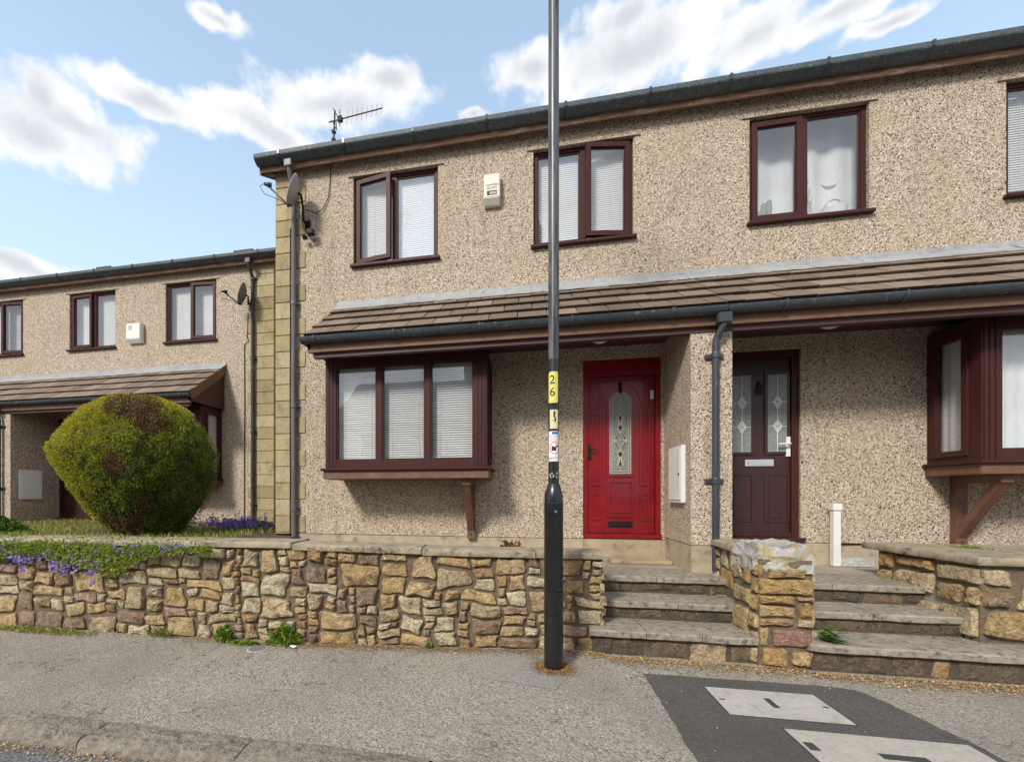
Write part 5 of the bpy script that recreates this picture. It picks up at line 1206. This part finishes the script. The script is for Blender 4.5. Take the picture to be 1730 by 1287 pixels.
# grass over the raised garden
items = []
for q in range(15000):
    x = rg.uniform(-9.5, -3.46); y = -1.80 + 3.75 * rg.random() ** 1.6
    if mnoise.noise((x * 1.6, y * 1.6, 4.)) < -.28: continue
    z = zgarden(x, y)
    items.append(((x, y, z - .005), (rg.uniform(-.5, .5), rg.uniform(-.5, .5), 1), rand_dir(rg), rg.uniform(.03, .11), rg.uniform(.006, .012), min(1, max(0, .66 + .35 * mnoise.noise((x * 1.1, y * 1.1, 8.)) + rg.uniform(-.3, .3)))))
m, tint = leaf_mesh(items); g = m.build('grass', 'grass', None, recalc=False, tint=tint); tag(g, 'uneven yellow-green grass in the raised front garden', 'grass', kind='stuff')
def clump(name, label, cat, centre, spread, n_, leaf, mat, tint_rng, height, flowers=None, group=None, drape=None, seed=0):
    rg_ = random.Random(seed); r = empty(name, centre); tag(r, label, cat, group); items = []; fl_ = []
    for q in range(n_):
        a = rg_.uniform(0, 2 * math.pi); rr = rg_.random() ** .5
        if drape: p = drape(rg_)
        else:
            h = rg_.random(); p = Vector((centre[0] + spread[0] * rr * math.cos(a) * (1 - .4 * h), centre[1] + spread[1] * rr * math.sin(a) * (1 - .4 * h), centre[2] + height * h * (1 - .55 * rr)))
        d = rand_dir(rg_, .5 if not drape else -.1)
        if drape and d.y > 0: d.y *= -1
        items.append((p, d, rand_dir(rg_), rg_.uniform(*leaf), rg_.uniform(leaf[0] * .5, leaf[1] * .5), rg_.uniform(*tint_rng)))
    m, t = leaf_mesh(items); m.build('foliage', mat, r, recalc=False, tint=t)
    if flowers:
        nf_, fs_, frange = flowers; m = MB(); t = []
        for q in range(nf_):
            p = Vector(frange(rg_)); nd = Vector((rg_.uniform(-.7, .7), -1, rg_.uniform(-.2, .9))).normalized(); s = nd.cross(Vector((0, 0, 1))).normalized(); u = s.cross(nd); tv = rg_.random(); sz = rg_.uniform(*fs_)
            for k_ in range(5):
                a0 = 2 * math.pi * k_ / 5; a1 = a0 + .55; a2 = a0 - .55
                f = lambda a_, q_: p + (s * math.cos(a_) + u * math.sin(a_)) * sz * q_ + nd * .004 * q_
                m.add([p, f(a2, .7), f(a0, 1.), f(a1, .7)], [(0, 1, 2, 3)]); t.append(min(1, max(0, tv + rg_.uniform(-.2, .2))))
        m.build('flowers', 'flower', r, recalc=False, tint=t)
    return r
# trailing bellflowers over the wall
def drape_leaf(rg_):
    while True:
        x = rg_.uniform(-5.6, -2.7); f = rg_.random() ** 1.35
        ln = max(.06, (.17 + .13 * math.sin(x * 3.1 + 1) * .5 + .10 * mnoise.noise((x * 2.3, 0, 0))) * (1 if x < -3.7 else max(.25, 1 - (x + 3.7) / 1.1)))
        if mnoise.noise((x * 4, f * 2, 1.)) > -.25: break
    z = .825 - f * ln if rg_.random() < .93 else rg_.uniform(.83, .90)
    y = -2.055 - .045 * rg_.random() - .02 if z < .86 else -2.09 + .25 * rg_.random()
    return Vector((x, y - (.015 if z < .82 else 0), z))
def drape_fl(rg_):
    c = rg_.choice([(-4.93, .72, .16, .10), (-4.45, .73, .24, .06), (-4.12, .67, .18, .09), (-3.92, .62, .10, .13), (-4.3, .62, .10, .07), (-3.5, .78, .25, .05), (-3.15, .80, .22, .04), (-4.75, .66, .10, .12)])
    return (c[0] + rg_.gauss(0, c[2] * .6), -2.115 - rg_.random() * .02, c[1] + rg_.gauss(0, c[3] * .55))
clump('bellflower', 'trailing violet bellflowers spilling over the garden wall at the left', 'flowers', (-4.2, -2.05, .86), (1, 1), 6500, (.02, .045), 'leaf', (.55, 1.), .1, flowers=(420, (.012, .02), drape_fl), drape=drape_leaf, seed=3)
clump('lavender', 'purple flowering clump at the foot of the yellow quoins', 'flowers', (-4.35, .75, .74), (.62, .35), 1400, (.03, .07), 'leaf', (.1, .7), .16,
      flowers=(650, (.014, .024), lambda g_: (-4.45 + g_.gauss(0, .34), .55 + g_.uniform(-.25, .3), .80 + abs(g_.gauss(0, .065)))), seed=4)
clump('juniper', 'low spreading green shrub at the left edge of the raised garden', 'shrub', (-6.95, -1.1, .76), (.62, .5), 5200, (.03, .07), 'leaf', (.0, .55), .36, seed=5)
clump('weed', 'leafy green weed at the wall foot, left of the stopcock cover', 'weed', (-2.63, -2.045, 0), (.09, .05), 420, (.03, .065), 'leaf', (.3, 1.), .15, group='weeds at the wall foot', seed=6)
clump('weed', 'bushy green weed with grass at the wall foot, right of the stopcock cover', 'weed', (-2.06, -2.02, 0), (.15, .06), 800, (.03, .07), 'leaf', (.3, 1.), .17, group='weeds at the wall foot', seed=7)
clump('weed', 'small tuft of weed growing from the wall foot midway along', 'weed', (-.80, -1.885, 0), (.04, .03), 70, (.02, .04), 'leaf', (.2, .7), .05, group='weeds at the wall foot', seed=8)
clump('weed', 'flat mat of green weed on the pavement below the leafy one', 'weed', (-2.38, -2.09, 0), (.16, .04), 260, (.02, .045), 'leaf', (.4, 1.), .03, group='weeds at the wall foot', seed=9)
clump('moss_mat', 'yellowish mossy mat along the wall foot at the left edge', 'moss', (-4.55, -2.13, 0), (.75, .09), 1800, (.012, .03), 'grass', (.3, 1.), .025, seed=10)
clump('fern', 'dead brown fern behind the coping left of the lamp post', 'fern', (-.16, -.55, .56), (.17, .10), 260, (.05, .10), 'fern', (0, 1.), .26, seed=11)
r = empty('grass_tuft', (-3.25, -2.06, 0)); tag(r, 'long grass tuft at the wall foot left of the leafy weeds', 'grass tuft'); items = []
for q in range(90): items.append(((-3.25 + rg.gauss(0, .07), -2.065 + rg.uniform(-.02, .01), 0), (rg.uniform(-.9, .9), rg.uniform(-.7, .1), 1), rand_dir(rg), rg.uniform(.05, .15), .007, rg.uniform(.1, .6)))
m, tint = leaf_mesh(items); m.build('blades', 'grass', r, recalc=False, tint=tint)
# cut greenery lying on the step
r = empty('leafy_sprig', (2.17, -1.72, .21)); tag(r, 'long green leaves lying on the lowest step beside the pillar', 'leaves'); items = []
for q in range(60):
    items.append(((2.13 + rg.uniform(-.02, .08), -1.66 - rg.uniform(0, .12), .215 + rg.random() * .09), (rg.uniform(.3, 1), rg.uniform(-.6, .1), rg.uniform(-.35, .25)), (rg.uniform(-.4, .4), rg.uniform(-.4, .4), 1), rg.uniform(.07, .15), rg.uniform(.016, .028), rg.uniform(0, .5)))
m, tint = leaf_mesh(items); m.build('leaves', 'leaf', r, recalc=False, tint=tint)
r = empty('moss_patch', (3.72, -1.2, .83)); tag(r, 'small green patch on the coping at the right edge', 'moss'); items = []
for q in range(160): items.append(((3.72 + rg.gauss(0, .05), -.95 + rg.gauss(0, .06), .832), (rg.uniform(-1, 1), rg.uniform(-1, 1), .8), rand_dir(rg), rg.uniform(.012, .03), .01, rg.uniform(.4, 1)))
m, tint = leaf_mesh(items); m.build('tufts', 'leaf', r, recalc=False, tint=tint)['kind'] = 'stuff'
# red-leaved stonecrop in the wall top, left of the post
r = empty('stonecrop', (-1.4, -1.92, .82)); tag(r, 'thin reddish stonecrop trailing from under the coping mid-wall', 'plant'); items = []
for q in range(260):
    x = rg.choice([-1.75, -1.5, -1.2]) + rg.gauss(0, .10); s_ = x
    items.append(((x, -1.955 + (x + 1.977) * .09 - .025 - rg.random() * .02, .84 - .12 * rg.random() ** 1.6), (rg.uniform(-1, 1), -.5, rg.uniform(-1, .6)), rand_dir(rg), rg.uniform(.01, .03), .008, rg.uniform(0, .5)))
m, tint = leaf_mesh(items); m.build('stems', 'fern', r, recalc=False, tint=tint)['kind'] = 'stuff'
# dry litter drifted against the wall foot, the steps and the kerb
items = []
def base_y(x):
    for (a, ya), (b, yb) in zip(WP[:-1], WP[1:]):
        if a <= x <= b: return ya + (yb - ya) * (x - a) / (b - a)
    return -1.76 if x < 2 else -1.82
for q in range(17000):
    u = rg.random()
    if u < .80:
        x = rg.choice([rg.uniform(-3, .6), rg.uniform(.5, 3.6), rg.uniform(.5, 3.6), rg.uniform(-5.5, 3.6)]); d = abs(rg.gauss(0, .085 if x > .5 else .07)) * (1 + .8 * mnoise.noise((x * 2.2, 0, 3.))); y = base_y(x) - .035 - d; z = .004
        if x < -2 and rg.random() < .6: continue
    elif u < .9: a = rg.uniform(0, 6.28); rr = .07 + abs(rg.gauss(0, .05)); x, y, z = LX + rr * math.cos(a), LY + rr * math.sin(a) , .004
    else: x = rg.uniform(-3.4, 1.); y = -3.56 - abs(rg.gauss(0, .035)); z = -.05
    t = rg.uniform(.25, .75) if x < .4 and u < .9 else rg.uniform(.35, 1.)
    items.append(((x, y, z + .006 * rg.random()), (rg.uniform(-1, 1), rg.uniform(-1, 1), rg.uniform(-.1, .35)), (rg.uniform(-.5, .5), rg.uniform(-.5, .5), 1), rg.uniform(.006, .022), rg.uniform(.004, .012), t))
for q in range(700):                                           # a few blown further, and into the corners of the steps
    if q < 380: x, y, z = rg.uniform(-5, 3.4), rg.uniform(-3.3, -2.0), .006
    else:
        st = rg.choice([(-1.41, .21), (-1.08, .37)]); x = rg.choice([rg.uniform(.66, 1.78), rg.gauss(3.16, .08), rg.gauss(1.7, .06)]); y = st[0] - .02 - abs(rg.gauss(0, .04)) - (.07 if x > 2 else 0); z = st[1] + .003
    items.append(((x, y, z), (rg.uniform(-1, 1), rg.uniform(-1, 1), rg.uniform(-.1, .3)), (rg.uniform(-.5, .5), rg.uniform(-.5, .5), 1), rg.uniform(.008, .02), rg.uniform(.005, .012), rg.uniform(.2, 1)))
m, tint = leaf_mesh(items); l = m.build('leaf_litter', 'litter', None, recalc=False, tint=tint); tag(l, 'dry brown leaf litter drifted along the wall foot and kerb', 'leaf litter', kind='stuff')
pt = MB(); rg2 = random.Random(8); n = 14
pt.add([( -1.93 + .035 * math.cos(2 * math.pi * i / n) * rg2.uniform(.7, 1.2), -2.10 + .02 * math.sin(2 * math.pi * i / n) * rg2.uniform(.7, 1.2), .012 + .012 * rg2.random()) for i in range(n)] + [(-1.93, -2.10, .03)], [(i, (i + 1) % n, n) for i in range(n)])
tag(pt.build('paper_scrap', 'white', None, smooth=True), 'crumpled white paper scrap on the pavement below the bushy weed', 'litter')
